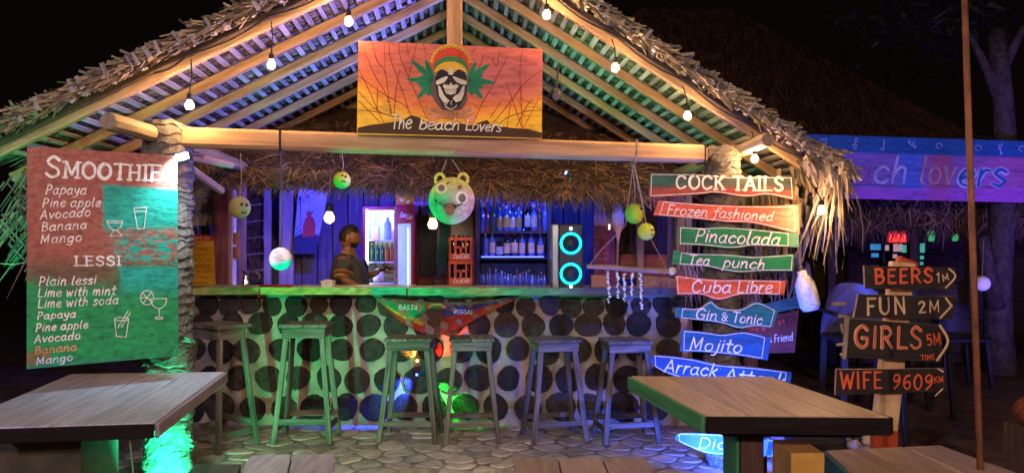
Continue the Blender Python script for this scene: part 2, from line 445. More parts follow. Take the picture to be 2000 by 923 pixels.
def ring_mat():
    m = bpy.data.materials.new('dark_log_end_grain'); m.use_nodes = True; nt = m.node_tree; N = nt.nodes; L = nt.links; b = N['Principled BSDF']; b.inputs['Roughness'].default_value = .75; b.inputs['Specular IOR Level'].default_value = .2
    tc = N.new('ShaderNodeTexCoord'); oi = N.new('ShaderNodeObjectInfo')
    n1 = N.new('ShaderNodeTexNoise'); n1.inputs['Scale'].default_value = 28; n1.inputs['Detail'].default_value = 6; n1.noise_dimensions = '4D'; L.new(tc.outputs['Object'], n1.inputs['Vector'])
    ml = N.new('ShaderNodeMath'); ml.operation = 'MULTIPLY'; ml.inputs[1].default_value = 50; L.new(oi.outputs['Random'], ml.inputs[0]); L.new(ml.outputs[0], n1.inputs['W'])
    wv = N.new('ShaderNodeTexWave'); wv.wave_type = 'RINGS'; wv.rings_direction = 'Y'; wv.inputs['Scale'].default_value = 22; wv.inputs['Distortion'].default_value = 2.2; wv.inputs['Detail'].default_value = 3; wv.inputs['Detail Scale'].default_value = 1.5; L.new(tc.outputs['Object'], wv.inputs['Vector'])
    mx = N.new('ShaderNodeMath'); mx.operation = 'MULTIPLY'; L.new(n1.outputs['Fac'], mx.inputs[0]); L.new(wv.outputs['Fac'], mx.inputs[1])
    ad = N.new('ShaderNodeMath'); ad.operation = 'ADD'; L.new(mx.outputs[0], ad.inputs[0]); L.new(n1.outputs['Fac'], ad.inputs[1])
    cr = N.new('ShaderNodeValToRGB'); cr.color_ramp.elements[0].position = .42; cr.color_ramp.elements[1].position = 1.0; cr.color_ramp.elements[0].color = (.010, .008, .007, 1); cr.color_ramp.elements[1].color = (.065, .046, .036, 1); L.new(ad.outputs[0], cr.inputs[0])
    hs = N.new('ShaderNodeHueSaturation'); mr = N.new('ShaderNodeMapRange'); mr.inputs[3].default_value = .6; mr.inputs[4].default_value = 1.5; L.new(oi.outputs['Random'], mr.inputs[0]); L.new(mr.outputs[0], hs.inputs['Value']); L.new(cr.outputs[0], hs.inputs['Color']); L.new(hs.outputs[0], b.inputs['Base Color'])
    bn = N.new('ShaderNodeBump'); bn.inputs['Strength'].default_value = .9; bn.inputs['Distance'].default_value = .008; L.new(ad.outputs[0], bn.inputs['Height']); L.new(bn.outputs[0], b.inputs['Normal'])
    return m
M['log'] = ring_mat()
# ================================================================ SETTING
TH = math.radians(9.6)
U_ = V(math.cos(TH), math.sin(TH), 0); V_ = V(-.075, 1, 0).normalized()
gb = MB()
n = 60
def gh(x, y):
    k = min(1, max(0, (abs(x)-3)/4))+min(1, max(0, (y-9)/6))
    return .03*noise(x*1.3, y*1.1)*min(1, k)-.002
xs = [-60, -30, -15]+[-9+i*.5 for i in range(37)]+[15, 30, 60]; ys = [-30, -10]+[-2+i*.5 for i in range(30)]+[16, 25, 45, 90]
gb.add([(x, y, gh(x, y)) for y in ys for x in xs], [[j*len(xs)+i, j*len(xs)+i+1, (j+1)*len(xs)+i+1, (j+1)*len(xs)+i] for j in range(len(ys)-1) for i in range(len(xs)-1)])
obj('ground', gb, M['ground'], smooth=True, kind='structure')

# paved floor: mortar sheet and single stones (Voronoi outlines)
fx0, fx1, fy0, fy1 = -2.75, 2.0, 3.3, 6.0
fb = MB(); fb.box(((fx0+fx1)/2, (fy0+fy1)/2+1, .004), (fx1-fx0+.1, fy1-fy0+2.2, .02), ch=.002)
floor = obj('paved_floor', fb, M['mortar'], kind='structure')
cells = []
sp = .235
for j in range(int((fy1-fy0)/(sp*.62))+1):
    for i in range(int((fx1-fx0)/sp)+1):
        cells.append((fx0+(i+.5*(j % 2)+R.uniform(-.3, .3))*sp, fy0+(j+R.uniform(-.3, .3))*sp*.62))
if len(cells) > 296:
    cells.sort(key=lambda c: abs(c[0]+.4)*.9+abs(c[1]-5)*.9)
sites = list(cells); cells = cells[:296]
def voro(c, others, rad):
    poly = [(c[0]+rad*math.cos(a*math.pi/4), c[1]+rad*math.sin(a*math.pi/4)) for a in range(8)]
    for o in others:
        if o == c: continue
        dx, dy = o[0]-c[0], o[1]-c[1]; d = math.hypot(dx, dy)
        if d > rad*2.2: continue
        mx = d/2-.009
        out = []
        for i in range(len(poly)):
            a = poly[i]; b = poly[(i+1) % len(poly)]
            da = ((a[0]-c[0])*dx+(a[1]-c[1])*dy)/d-mx; db = ((b[0]-c[0])*dx+(b[1]-c[1])*dy)/d-mx
            if da <= 0: out.append(a)
            if da*db < 0: t = da/(da-db); out.append((a[0]+(b[0]-a[0])*t, a[1]+(b[1]-a[1])*t))
        poly = out
        if len(poly) < 3: return None
    return poly
for c in cells:
    p = voro(c, sites, .155)
    if not p or len(p) < 3: continue
    m_ = len(p); cx = sum(a[0] for a in p)/m_; cy_ = sum(a[1] for a in p)/m_
    q = []                                  # round the corners
    for i in range(m_):
        a, b = p[i], p[(i+1) % m_]
        if math.hypot(a[0]-b[0], a[1]-b[1]) < .02: q.append(((a[0]+b[0])/2, (a[1]+b[1])/2)); continue
        q += [(a[0]+(b[0]-a[0])*.25, a[1]+(b[1]-a[1])*.25), (a[0]+(b[0]-a[0])*.75, a[1]+(b[1]-a[1])*.75)]
    h = .019+R.uniform(-.003, .005); tx, ty = R.uniform(-.03, .03), R.uniform(-.03, .03); k = len(q); vs = []
    for f_, hh in ((1, .006), (.97, h-.006), (.88, h)):
        vs += [V(cx+(a-cx)*f_, cy_+(b-cy_)*f_, hh+(tx*(a-cx)+ty*(b-cy_) if hh > .01 else 0)) for a, b in q]
    fs = [list(range(2*k, 3*k))]+[[r*k+i, r*k+(i+1) % k, (r+1)*k+(i+1) % k, (r+1)*k+i] for r in (0, 1) for i in range(k)]
    sb = MB(); sb.add(vs, fs); obj('paving_stone', sb, M['stone'], floor)

# ================================================================ THATCHED BAR HUT (posts, beams, roof)
gp = Plane(P(885, -115, 4.5), P(885, -115, 4.5)+U_, P(885, -115, 4.5)+Z)
def gv(v):                                  # plane parallel to the gable, v metres behind it
    a = P(885, -115, 4.5)+V_*v; return Plane(a, a+U_, a+Z)
A = gp(885, -112); EL = gp(-30, 322); ER = gp(1612, 363)
hut = empty('thatched_bar_hut', (A.x, A.y, 0), 'open palm-thatched gable hut with pale rafters and battens around the bar', 'hut')
def side(E):
    d = (E-A).normalized(); nrm = d.cross(V_)
    if nrm.z < 0: nrm = -nrm
    S = (E-A).length
    return d, nrm, S, (lambda s, v, h=0: A+d*s+V_*v+nrm*h)
rv = [0, .47, .93, 1.4, 1.87, 2.33, 2.8, 3.3]
RL = side(EL); RR = side(ER)
VB = 3.55
for si, (d, nrm, S, pt) in enumerate((RL, RR)):
    for k, v in enumerate(rv):
        b = MB(); b.bar(pt(.02, v, .031 if k else .026), pt(S+.12, v, .031 if k else .026), .045 if k else .045, .060 if k else .050, nrm, .005)
        obj('rafter', b, M['rafter'], hut, origin=pt(S/2, v))
    b = MB(); b.bar(pt(.05, -.045, .058), pt(S+.1, -.045, .058), .03, .032, nrm, .004)   # dark verge strip
    obj('verge_strip', b, M['dark'], hut)
    nb = 34; me0 = None
    for k in range(nb):
        s = .07+k*(S-.06)/nb
        b = MB(); v0 = -.17+R.uniform(-.05, .03)
        b.bar(pt(s+R.uniform(-.008, .008), v0, .080+R.uniform(-.004, .004)), pt(s+R.uniform(-.012, .012), VB, .075), .032+R.uniform(-.005, .006), .012, nrm, .002)
        obj('batten', b, M['batten'], hut)
    # thatch: leaf blades over the battens, dark underlayer, shaggy verge
    tb = MB(); L_ = MB()
    L_.add([pt(-.02, -.13, .11), pt(S, -.13, .11), pt(S, VB+.1, .11), pt(-.02, VB+.1, .11), pt(-.02, -.13, .125), pt(S, -.13, .125), pt(S, VB+.1, .125), pt(-.02, VB+.1, .125)],
           [[0, 1, 2, 3], [7, 6, 5, 4], [0, 4, 5, 1], [1, 5, 6, 2], [2, 6, 7, 3], [3, 7, 4, 0]])
    obj('thatch_underlayer', L_, M['leafdark'], hut)
    for k in range(nb+1):
        s = .03+k*(S-.06)/nb
        v = -.17
        while v < VB:
            tb.cur = R.choice([(1.5, 1.5, 1.5), (1.2, 1.2, 1.3), (.8, .82, .9), (1.8, 1.7, 1.5), (.5, .5, .55)])
            a = R.gauss(0, .30); ln = R.uniform(.07, .15)
            p = pt(s+R.uniform(-.03, .0), v, .090+R.uniform(0, .010)); q = pt(s+ln*math.cos(a), v+ln*math.sin(a), .092+R.uniform(0, .022))
            tb.strip(p, q, R.uniform(.012, .03), nrm, bend=R.uniform(-.05, .1), w2=.008)
            v += R.uniform(.009, .022) if v < 2 else R.uniform(.03, .05)
    for k in range(2600):                   # upper skin of the thatch
        s = R.uniform(0, S-.15); v = R.uniform(-.12, VB); a = R.gauss(0, .5); ln = R.uniform(.15, .35)
        tb.cur = R.choice([(.8, .8, .8), (.5, .5, .5), (1, .95, .85)])
        tb.strip(pt(s, v, .125+R.uniform(0, .01)), pt(s+ln*math.cos(a), v+max(-.06, ln*math.sin(a)), .125+R.uniform(0, .012)), R.uniform(.015, .035), nrm, bend=.05)
    for k in range(2600):                   # folded leaf ends along the verge
        s = R.uniform(0, S-.02); h = R.uniform(.07, .125); v = R.uniform(-.2, -.1)
        tb.cur = R.choice([(1.5, 1.35, 1.1), (1.25, 1.15, 1.0), (.9, .85, .8), (.5, .48, .5), (1.7, 1.5, 1.2)])
        a = R.gauss(0, .55); ln = R.uniform(.04, .13)
        q = pt(s+ln*math.cos(a), v-R.uniform(-.02, .06), h+ln*math.sin(a)*.5)
        tb.strip(pt(s, v, h), q, R.uniform(.007, .024), V_ if R.random() < .6 else nrm, bend=R.uniform(-.15, .15), w2=R.uniform(.004, .02))
    for k in range(170):                    # stray tips on the roof line
        s = R.uniform(0, S); a = R.uniform(-.6, 1.9); ln = R.uniform(.02, .07)
        tb.cur = (.7, .65, .6); p = pt(s, R.uniform(-.18, -.05), .125)
        tb.strip(p, p+d*ln*math.cos(a)+nrm*ln*math.sin(a)*.7, .007, V_, bend=.1)
    obj('palm_thatch', tb, M['leaf'], hut, kind='stuff')
    # folded pale stick pieces showing in the verge between the batten ends
    for k in range(46):
        s = .05+k*(S-.1)/46+R.uniform(-.015, .015); b = MB()
        a = R.gauss(0, .16)
        c = pt(s, -.20+R.uniform(-.03, .03), .105+R.uniform(-.012, .012))
        b.bar(c-(d*math.sin(a)*.5+nrm*.8*math.cos(a)+V_*.15)*.062, c+(d*math.sin(a)*.5+nrm*.8*math.cos(a))*.036, .008, R.uniform(.014, .026), d, .002)
        obj('leaf_stalk', b, M['batten'], hut)
# ridge cap
b = MB(); b.bar(A+V(0, 0, -.01)-V_*.2, A+V_*VB+V(0, 0, -.01), .07, .12); obj('ridge_beam', b, M['rafter'], hut)
# king post and tie beam
def beam(name, p, q, w, h, m, r=.008):
    b = MB(); b.bar(p, q, w, h, Z, r); return obj(name, b, m, hut)
beam('tie_beam', gp(352, 268)+V_*.02, gp(1378, 301)+V_*.02, .12, .112, M['beam'], .018)
beam('king_post', gp(889, 272)+V_*.03, gp(887, -120)+V_*.03, .085, .09, M['beam'], .012)
def stubp(p, q, r, m):
    b = MB(); b.tube([p, p+(q-p)*.02, p+(q-p)*.5, q], [r*.92, r, r*.98, r], 10); return obj('wall_plate', b, m, hut, smooth=False)
stubp(P(210, 236, 3.80), P(322, 268, 4.28), .048, M['stub'])
stubp(P(1500, 272, 4.55), P(1420, 306, 5.1), .045, M['stub'])
# beams running back from the post tops
stubp(P(322, 268, 4.28), P(322, 268, 4.28)+V_*3.3, .045, M['rafter'])
stubp(P(1420, 306, 5.1), P(1420, 306, 5.1)+V_*2.8, .045, M['rafter'])
# black tape bands on the tie beam
for px in (548, 1372):
    c = gp(px, 268+(px-352)*.0322)+V_*.02; b = MB(); b.box(c, (.012, .135, .125), Matrix.Rotation(TH, 3, 'Z'), .003); obj('tie_band', b, M['wire'], hut)
# coconut trunk posts with ring scars
def trunk(px, Y, r, zt, seed):
    c = P(px, HY, Y); rr = random.Random(seed); n = 40; rings = []; z = -.05
    while z < zt: rings.append(z); z += rr.uniform(.022, .055)
    vs = []; b = MB(); lev = []
    for i, z in enumerate(rings):
        h = (rings[i+1]-z) if i+1 < len(rings) else .04
        lev += [(z, r*.965, i), (z+h*.18, r*1.03, i), (z+h*.75, r*.99, i)]
    for z, q, i in lev:
        for k in range(n):
            a = 2*math.pi*k/n
            wv = .014*math.sin(a*2+i*.9)+.008*math.sin(a*5+i*2.1)+.006*math.sin(a*9+i)
            ra = q+.007*math.sin(a*3+i*1.3)+rr.uniform(-.003, .003)
            vs.append((c.x+ra*math.cos(a), c.y+ra*math.sin(a), z+wv))
    fs = [[j*n+k, j*n+(k+1) % n, (j+1)*n+(k+1) % n, (j+1)*n+k] for j in range(len(lev)-1) for k in range(n)]
    fs.append(list(range((len(lev)-1)*n, len(lev)*n)))
    b.add(vs, fs); return obj('coconut_trunk_post', b, M['trunk'], hut)
trunk(329, 4.28, .132, 2.16, 3); trunk(1411, 4.92, .118, 2.10, 5)
# plainer square posts further back
for p in (P(470, HY, 7.3), P(1330, HY, 6.4), P(1466, HY, 6.2)):
    b = MB(); b.box((p.x, p.y, 1.05), (.09, .09, 2.1)); obj('post', b, M['rafter'], hut)
# knee braces
for p, q in ((P(340, 300, 4.35), P(452, 322, 4.9)), (P(372, 330, 4.5), P(432, 372, 5.0))):
    b = MB(); b.tube([p, q], .026, 8); obj('brace', b, M['rafter'], hut)

# eave fringes: long hanging leaf blades
def fringe(name, anchors, n, lmin, lmax, spread, wd, m, parent, back=(0, 0, 0), cols=None):
    b = MB()
    for k in range(n):
        t = R.random()*(len(anchors)-1); i = int(t); p = anchors[i].lerp(anchors[i+1], t-i)+V(R.uniform(-.05, .05), R.uniform(-.08, .08), R.uniform(-.05, .03))
        b.cur = R.choice(cols or [(1, 1, 1), (1.5, 1.35, 1.1), (.7, .7, .7), (1.8, 1.7, 1.5)])
        ln = R.uniform(lmin, lmax)*(1 if R.random() < .7 else .55)
        dirv = V(R.gauss(0, spread), R.gauss(0, spread*.8), -1).normalized()*ln
        b.strip(p, p+dirv, R.uniform(*wd), V(R.gauss(0, .5), -1, R.gauss(0, .3)), bend=R.uniform(-.14, .14), w2=.005, seg=4, tw=R.uniform(-.9, .9))
    return obj(name, b, m, parent, kind='stuff')
dR, nR, SR, ptR = RR; dL, nL, SL, ptL = RL
fringe('eave_fringe', [ptR(SR-.2, -.18, .08), ptR(SR-.06, -.2, .09), ptR(SR-.05, -.1, .09), ptR(SR-.05, .3, .08)], 90, .28, .66, .17, (.014, .034), M['leaf'], hut)
fringe('eave_fringe', [ptR(SR-.06, .1, .1), ptR(SR-.06, 1.5, .08), ptR(SR-.06, VB, .08)], 170, .25, .6, .25, (.015, .035), M['leaf'], hut)
b = MB()                                    # bulky folded leaves at the right roof corner
for k in range(420):
    s = SR-.14+R.uniform(-.13, .12); v = R.uniform(-.24, .12); h = R.uniform(.0, .16)-max(0, s-SR)*.5
    b.cur = R.choice([(1.5, 1.35, 1.1), (1.2, 1.1, 1.0), (.6, .6, .65), (1.8, 1.6, 1.35)])
    a = R.uniform(-.5, 1.5); ln = R.uniform(.06, .17)
    p = ptR(s, v, h); b.strip(p, p+dR*ln*math.cos(a)+V(0, 0, -1)*ln*math.sin(a)+V_*R.uniform(-.05, .05), R.uniform(.02, .042), V(R.gauss(0, .4), -1, R.gauss(0, .5)), bend=R.uniform(-.2, .2), w2=.012, seg=2, tw=R.uniform(-.6, .6))
obj('folded_corner_leaves', b, M['leaf'], hut, kind='stuff')
# side curtain of drooping fronds under the right eave (diagonal plaited leaves)
b = MB()
for k in range(300):
    t = R.random(); v = R.uniform(.0, 1.6); p = ptR(SR-.2+R.uniform(-.1, .12), v, -.02)+V(0, 0, -t*.42)
    b.cur = R.choice([(1, .95, .85), (.7, .65, .6), (1.3, 1.15, .9)])
    sg = R.choice((-1, 1)); ln = R.uniform(.15, .3)
    b.strip(p, p+V(.1*sg, R.uniform(-.1, .1)*sg+.1, -.7).normalized()*ln+V_*sg*.12, R.uniform(.018, .035), V(-.6, -1, 0), bend=R.uniform(-.1, .1), w2=.01)
obj('plaited_side_fronds', b, M['leaf'], hut, kind='stuff')
# left eave: woven mat hanging down with long tips
b = MB()
for k in range(520):
    p = ptL(SL-.45+R.uniform(0, .5), R.uniform(.1, .8), -.02); q = p+V(0, 0, -R.uniform(.02, .48))
    b.cur = R.choice([(.8, .8, .7), (.5, .55, .5), (1.1, 1.1, 1), (.3, .3, .3)])
    sg = R.choice((-1, 1)); ln = R.uniform(.08, .2)
    b.strip(q, q+V(.5*sg, .1, -.6).normalized()*ln, R.uniform(.008, .02), V(.2, -1, 0), bend=R.uniform(-.1, .1), w2=.006)
obj('woven_eave_mat', b, M['leaf'], hut, kind='stuff')
fringe('eave_fringe', [ptL(SL-.05, .1, -.4)+V(0, 0, 0), ptL(SL-.05, .8, -.4)], 60, .2, .5, .22, (.012, .03), M['leaf'], hut)
fringe('eave_fringe', [ptL(SL, .5, .1), ptL(SL, VB, .1)], 350, .25, .6, .25, (.015, .035), M['leaf'], hut)

# inner thatch skirt over the counter (one lean-to canopy with a tangled lower edge)
can = empty('inner_thatch_canopy', (-.3, 6.2, 2.2), 'brown tangled palm thatch canopy hanging behind the tie beam above the counter', 'canopy')
c0, c1 = P(385, 345, 5.75), P(1325, 392, 5.9)
def cpt(u, t): p = c0.lerp(c1, u); return V(p.x*(1+.06*(1-t)*0), p.y+t*1.5, p.z+t*.85)
b = MB(); b.add([cpt(-.02, .05), cpt(1.02, .05), cpt(1.02, 1.15), cpt(-.02, 1.15)]+[cpt(u, t)+V(0, 0, .08) for u, t in ((-.02, .05), (1.02, .05), (1.02, 1.15), (-.02, 1.15))],
                [[0, 1, 2, 3], [7, 6, 5, 4], [0, 4, 5, 1], [1, 5, 6, 2], [2, 6, 7, 3], [3, 7, 4, 0]])
obj('canopy_underlayer', b, mat('brown_underlayer', (.10, .055, .035), (.04, .022, .015), sc_=(20, 20, 20), bump=1, bd=.03), can)
b = MB()
for k in range(15000):
    t = R.random()*.75; u = R.random(); p = cpt(u, t)+V(0, R.uniform(-.10, 0), R.uniform(.0, .05))
    b.cur = R.choice([(1, 1, 1), (1.5, 1.35, 1.2), (.6, .55, .55), (1.9, 1.7, 1.5), (.8, .75, .8), (.4, .38, .4)])
    cl = math.sin(u*23)*.4+math.sin(u*61+t*9)*.45
    a = R.gauss(cl, .55); ln = R.uniform(.08, .30)
    dv = V(math.sin(a), -.62*math.cos(a)-R.uniform(0, .25), -.62*math.cos(a)).normalized()*ln
    b.strip(p, p+dv, R.uniform(.006, .017), V(0, -1, .6), bend=R.uniform(-.2, .2), w2=.003, seg=2)
obj('tangled_thatch', b, M['inner_leaf'], can, kind='stuff')
b = MB()
for k in range(900):
    u = R.random(); p = cpt(u, .04)+V(0, R.uniform(-.12, .05), R.uniform(-.0, .06)); a = R.gauss(math.sin(u*23)*.3, .35)
    b.cur = R.choice([(1, 1, 1), (1.7, 1.6, 1.5), (.6, .6, .6)])
    b.strip(p, p+V(math.sin(a), -.15, -math.cos(a))*R.uniform(.05, .2), R.uniform(.005, .012), V(0, -1, 0), bend=R.uniform(-.2, .2), w2=.003, seg=2)
obj('thatch_tips', b, M['inner_leaf'], can, kind='stuff')
b = MB(); b.bar(cpt(-.02, .06)+V(0, 0, -.03), cpt(1.02, .06)+V(0, 0, -.03), .03, .03); obj('canopy_pole', b, M['dark'], can)

# ================================================================ BAR COUNTER
YW = 6.02
bar = empty('bar_counter', (-.2, YW, 0), 'long bar counter faced with dark round log ends set in plaster, green-edged top', 'bar counter')
wx0, wx1 = P(300, HY, YW).x, P(1345, HY, YW).x
b = MB(); b.box(((wx0+wx1)/2, YW+.15, .545), (wx1-wx0, .30, 1.09), ch=.01); obj('plaster_wall', b, M['wall'], bar)
rows = [(595, 23, 0), (633, 27, .5), (683, 29, 0), (739, 29, .5), (795, 31, 0)]
for ri, (py, rad, ofs) in enumerate(rows):
    step = (45 if ri == 0 else 52 if ri == 1 else 56)+ri
    x = 318+ofs*step
    while x < 1335:
        jx = x+R.uniform(-3, 3); jy = py+R.uniform(-3, 3); rr = rad*R.uniform(.80, .98)
        if ri == 0: rr = min(rr, 22)
        c = P(jx, jy, YW); r = rr/F*YW; n = 14; b = MB(); ph = R.uniform(0, 6); a2, a3 = R.uniform(.02, .08), R.uniform(.01, .05)
        out = R.uniform(.012, .035); vs = []; ft = R.uniform(.62, .8) if ri == 0 else -9
        for f_, y in ((1.0, .004), (.985, -out+.004), (.93, -out), (.45, -out-R.uniform(-.002, .003))):
            for k in range(n):
                a = 2*math.pi*k/n; ra = r*f_*(1+a2*math.sin(2*a+ph)+a3*math.sin(3*a+ph*2)+.02*math.sin(5*a))
                dz = ra*math.sin(a)
                if ri == 0: dz = min(dz, r*ft*f_)
                vs.append((c.x+ra*math.cos(a), YW+y, c.z+dz))
        fs = [[q*n+k, q*n+(k+1) % n, (q+1)*n+(k+1) % n, (q+1)*n+k] for q in range(3) for k in range(n)]+[list(range(3*n, 4*n))]
        b.add(vs, fs, [((v[0]-c.x)*1.0+ri*3+x*.01, v[1], v[2]-c.z) for v in vs]); obj('log_end', b, M['log'], bar, origin=c)
        x += step*R.uniform(.94, 1.06)
# two-part top with painted edge
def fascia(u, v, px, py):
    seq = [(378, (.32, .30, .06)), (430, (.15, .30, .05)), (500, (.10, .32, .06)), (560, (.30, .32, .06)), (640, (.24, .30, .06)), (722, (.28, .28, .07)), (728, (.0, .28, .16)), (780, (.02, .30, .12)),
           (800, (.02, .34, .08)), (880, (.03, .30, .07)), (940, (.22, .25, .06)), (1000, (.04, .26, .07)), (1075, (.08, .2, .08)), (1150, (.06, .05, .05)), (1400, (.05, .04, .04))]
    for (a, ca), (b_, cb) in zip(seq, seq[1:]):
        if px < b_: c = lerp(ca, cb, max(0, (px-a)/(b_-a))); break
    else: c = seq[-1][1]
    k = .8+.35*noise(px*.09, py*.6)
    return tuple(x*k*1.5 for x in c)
YT = 5.74
for x0, x1, dy in ((362, 793, 0), (797, 1345, 1)):
    t0 = P(x0, 562+dy, YT); t1 = P(x1, 562+dy, YT)
    b = MB(); b.box(((t0.x+t1.x)/2, YT+.33, t0.z-.028), (t1.x-t0.x, .62, .044), ch=.004)
    top = obj('counter_top', b, mat('counter_top_board', (.5, .42, .36), (.32, .26, .22), sc_=(3, 24, 24), rough=.4, rnd=.1), bar)
    panel('painted_edge', [(x0, 560.5+dy), (x1, 560.5+dy)], [(x0, 575+dy), (x1, 575+dy)], vplane(x0, YT), .02, fascia, top, nx=90, ny=3)
# ================================================================ SIGNS
def arc(cx, cy, rx, ry, a0, a1, n=18): return [(cx+rx*math.cos(math.radians(a0+(a1-a0)*i/n)), cy+ry*math.sin(math.radians(a0+(a1-a0)*i/n))) for i in range(n+1)]
# ---- smoothie menu board
sp_ = Plane(P(53, 286, 3.5), P(346, 305, 3.9), P(52, 720, 3.5))
sm = empty('smoothie_menu_board', P(200, 705, 3.7), 'large brown and green hand-painted SMOOTHIE and LESSI menu board hung beside the left trunk', 'menu board')
def sst(a, b, x): t = max(0, min(1, (x-a)/(b-a))); return t*t*(3-2*t)
def smc(u, v, px, py):
    n1 = noise(px*.07, py*.09); n2 = noise(px*.19+3, py*.23, 2)
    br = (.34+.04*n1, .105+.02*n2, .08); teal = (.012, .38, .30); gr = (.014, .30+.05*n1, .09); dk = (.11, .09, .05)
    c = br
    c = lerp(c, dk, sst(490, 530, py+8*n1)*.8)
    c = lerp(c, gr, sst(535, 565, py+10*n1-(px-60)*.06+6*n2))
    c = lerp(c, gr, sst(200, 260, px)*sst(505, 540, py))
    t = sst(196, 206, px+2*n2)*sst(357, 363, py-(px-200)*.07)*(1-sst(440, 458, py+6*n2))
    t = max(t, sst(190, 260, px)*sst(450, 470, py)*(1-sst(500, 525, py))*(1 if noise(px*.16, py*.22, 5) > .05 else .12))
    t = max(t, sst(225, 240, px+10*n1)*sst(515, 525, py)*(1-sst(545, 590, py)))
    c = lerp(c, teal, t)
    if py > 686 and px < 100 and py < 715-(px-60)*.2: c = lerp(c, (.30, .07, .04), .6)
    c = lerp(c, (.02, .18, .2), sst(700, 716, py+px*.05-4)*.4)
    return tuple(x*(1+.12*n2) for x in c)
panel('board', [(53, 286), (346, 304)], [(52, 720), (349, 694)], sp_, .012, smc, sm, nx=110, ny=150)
wt = MB()
text(wt, 'SMOOTHIE', 88, 345, 312, 353, 40, sp_, 6.6, serif=True, gap=.10, sizes={i: .74 for i in range(1, 8)})
text(wt, 'LESSI', 146, 518.5, 236, 517.5, 18, sp_, 4, serif=True, gap=.12)
for s, x0, y0, x1, y1, h in (('Papaya', 88, 379, 170, 379, 18), ('Pine apple', 82, 404, 198, 403, 17), ('Avocado', 78, 428, 178, 422, 17), ('Banana', 80, 451, 171, 446, 16), ('Mango', 78, 475, 161, 471, 17),
                             ('Plain lessi', 75, 558, 189, 554, 17), ('Lime with mint', 73, 580, 227, 575, 17), ('Lime with soda', 73, 601, 233, 593, 17), ('Papaya', 72, 623, 149, 619, 14), ('Pine apple', 69, 647, 173, 640, 15), ('Avocado', 67, 669, 158, 661, 15)):
    text(wt, s, x0, y0, x1-h*.15, y1, h, sp_, 2.5, slant=.22, gap=.14, jit=.02)
A1 = lambda zx, zy: (40+zx/4.012, 270+zy/4.012); A2 = lambda zx, zy: (40+zx/3.69, 480+zy/3.69)
def strokes(mb, lst, f, w, pl, off=.0014):
    for k, s in enumerate(lst): mb.ribbon([f(*p) for p in s], w, pl, off+.00025*(k % 6))
strokes(wt, [[(888, 545), (988, 540), (968, 708), (918, 708), (888, 545)], [(893, 572), (985, 570)], [(675, 648), (802, 646)], smooth_pts([(675, 650), (700, 695), (740, 720), (780, 698), (802, 648)]), [(680, 664), (798, 661)],
             [(730, 722), (700, 765), (798, 762), (755, 720)]], A1, 1.5, sp_)
strokes(wt, [arc(912, 372, 48, 52, 0, 360), [(880, 340), (945, 405)], [(940, 335), (885, 412)], [(866, 372), (912, 372)], [(935, 380), (1053, 377)], smooth_pts([(937, 382), (955, 430), (1000, 450), (1040, 425), (1053, 378)]),
             [(1000, 450), (998, 510)], arc(998, 518, 28, 8, 0, 360), arc(730, 525, 50, 12, 0, 360), [(678, 528), (690, 650), (760, 655), (780, 525)], [(775, 465), (702, 588)], [(790, 480), (727, 583)]], A2, 1.5, sp_)
obj('white_lettering', wt, M['white'], sm)
rt = MB(); text(rt, 'Banana', 67, 691, 149, 683, 14, sp_, 2.6, slant=.22, gap=.14, jit=.02); obj('faded_lettering', rt, mat('salmon_paint', (.8, .35, .2), bump=0), sm)
nl = MB()
for q_ in ((60, 296), (338, 312), (60, 708), (341, 686), (200, 300), (195, 703)): nl.ball(sp_(q_[0], q_[1], .002), .005, 8, 5)
obj('nail', nl, M['steel'], sm)
rt = MB(); text(rt, 'Mango', 70, 712, 141, 703, 14, sp_, 2.6, slant=.22, gap=.14, jit=.02); obj('blueish_lettering', rt, mat('pale_blue_paint', (.55, .7, .9), bump=0), sm)

# ---- big gable sign
bp = Plane(gp(700, 80)-V_*.10, gp(1060, 95)-V_*.10, gp(697, 262)-V_*.10)
bs = empty('beach_sign', bp(880, 268), 'orange sunset sign with a skull in a striped hat, above the tie beam', 'sign')
B = lambda zx, zy: (690+zx/4.395, 70+zy/4.395)
def sunset(u, v, px, py):
    th = .16+1.25*(u-.47)**2*(1.25 if u < .47 else .75); t = v-th+.02*noise(u*22, v*9)
    ramp = [(-.3, (.9, .50, .02)), (-.02, (.95, .47, .02)), (.05, (.9, .30, .025)), (.16, (.78, .18, .04)), (.32, (.62, .13, .07)), (.6, (.58, .12, .08)), (1, (.64, .16, .10))]
    c = ramp[-1][1]
    for (a, ca), (b, cb) in zip(ramp, ramp[1:]):
        if t < b: c = lerp(ca, cb, max(0, (t-a)/(b-a))); break
    c = lerp(c, (.42, .10, .13), sst(.55, .75, u)*sst(.3, .55, v)*(1-sst(.8, 1, v))*.5)
    return c
panel('board', [(700, 80), (1060, 96)], [(697, 262), (1058, 271)], bp, .03, sunset, bs, nx=90, ny=50, edge=(.3, .1, .05))
gr = MB(); gr.flat([B(*p) for p in [(36, 790), (120, 770), (300, 745), (420, 730), (500, 680), (560, 700), (620, 735), (700, 760), (900, 745), (1000, 770), (1150, 722), (1180, 760), (1350, 790), (1500, 800), (1618, 832), (1614, 878), (900, 858), (36, 835)]], bp, .0012)
obj('painted_dune', gr, mat('dune_brown', (.075, .032, .012), (.05, .022, .01), bump=0), bs)
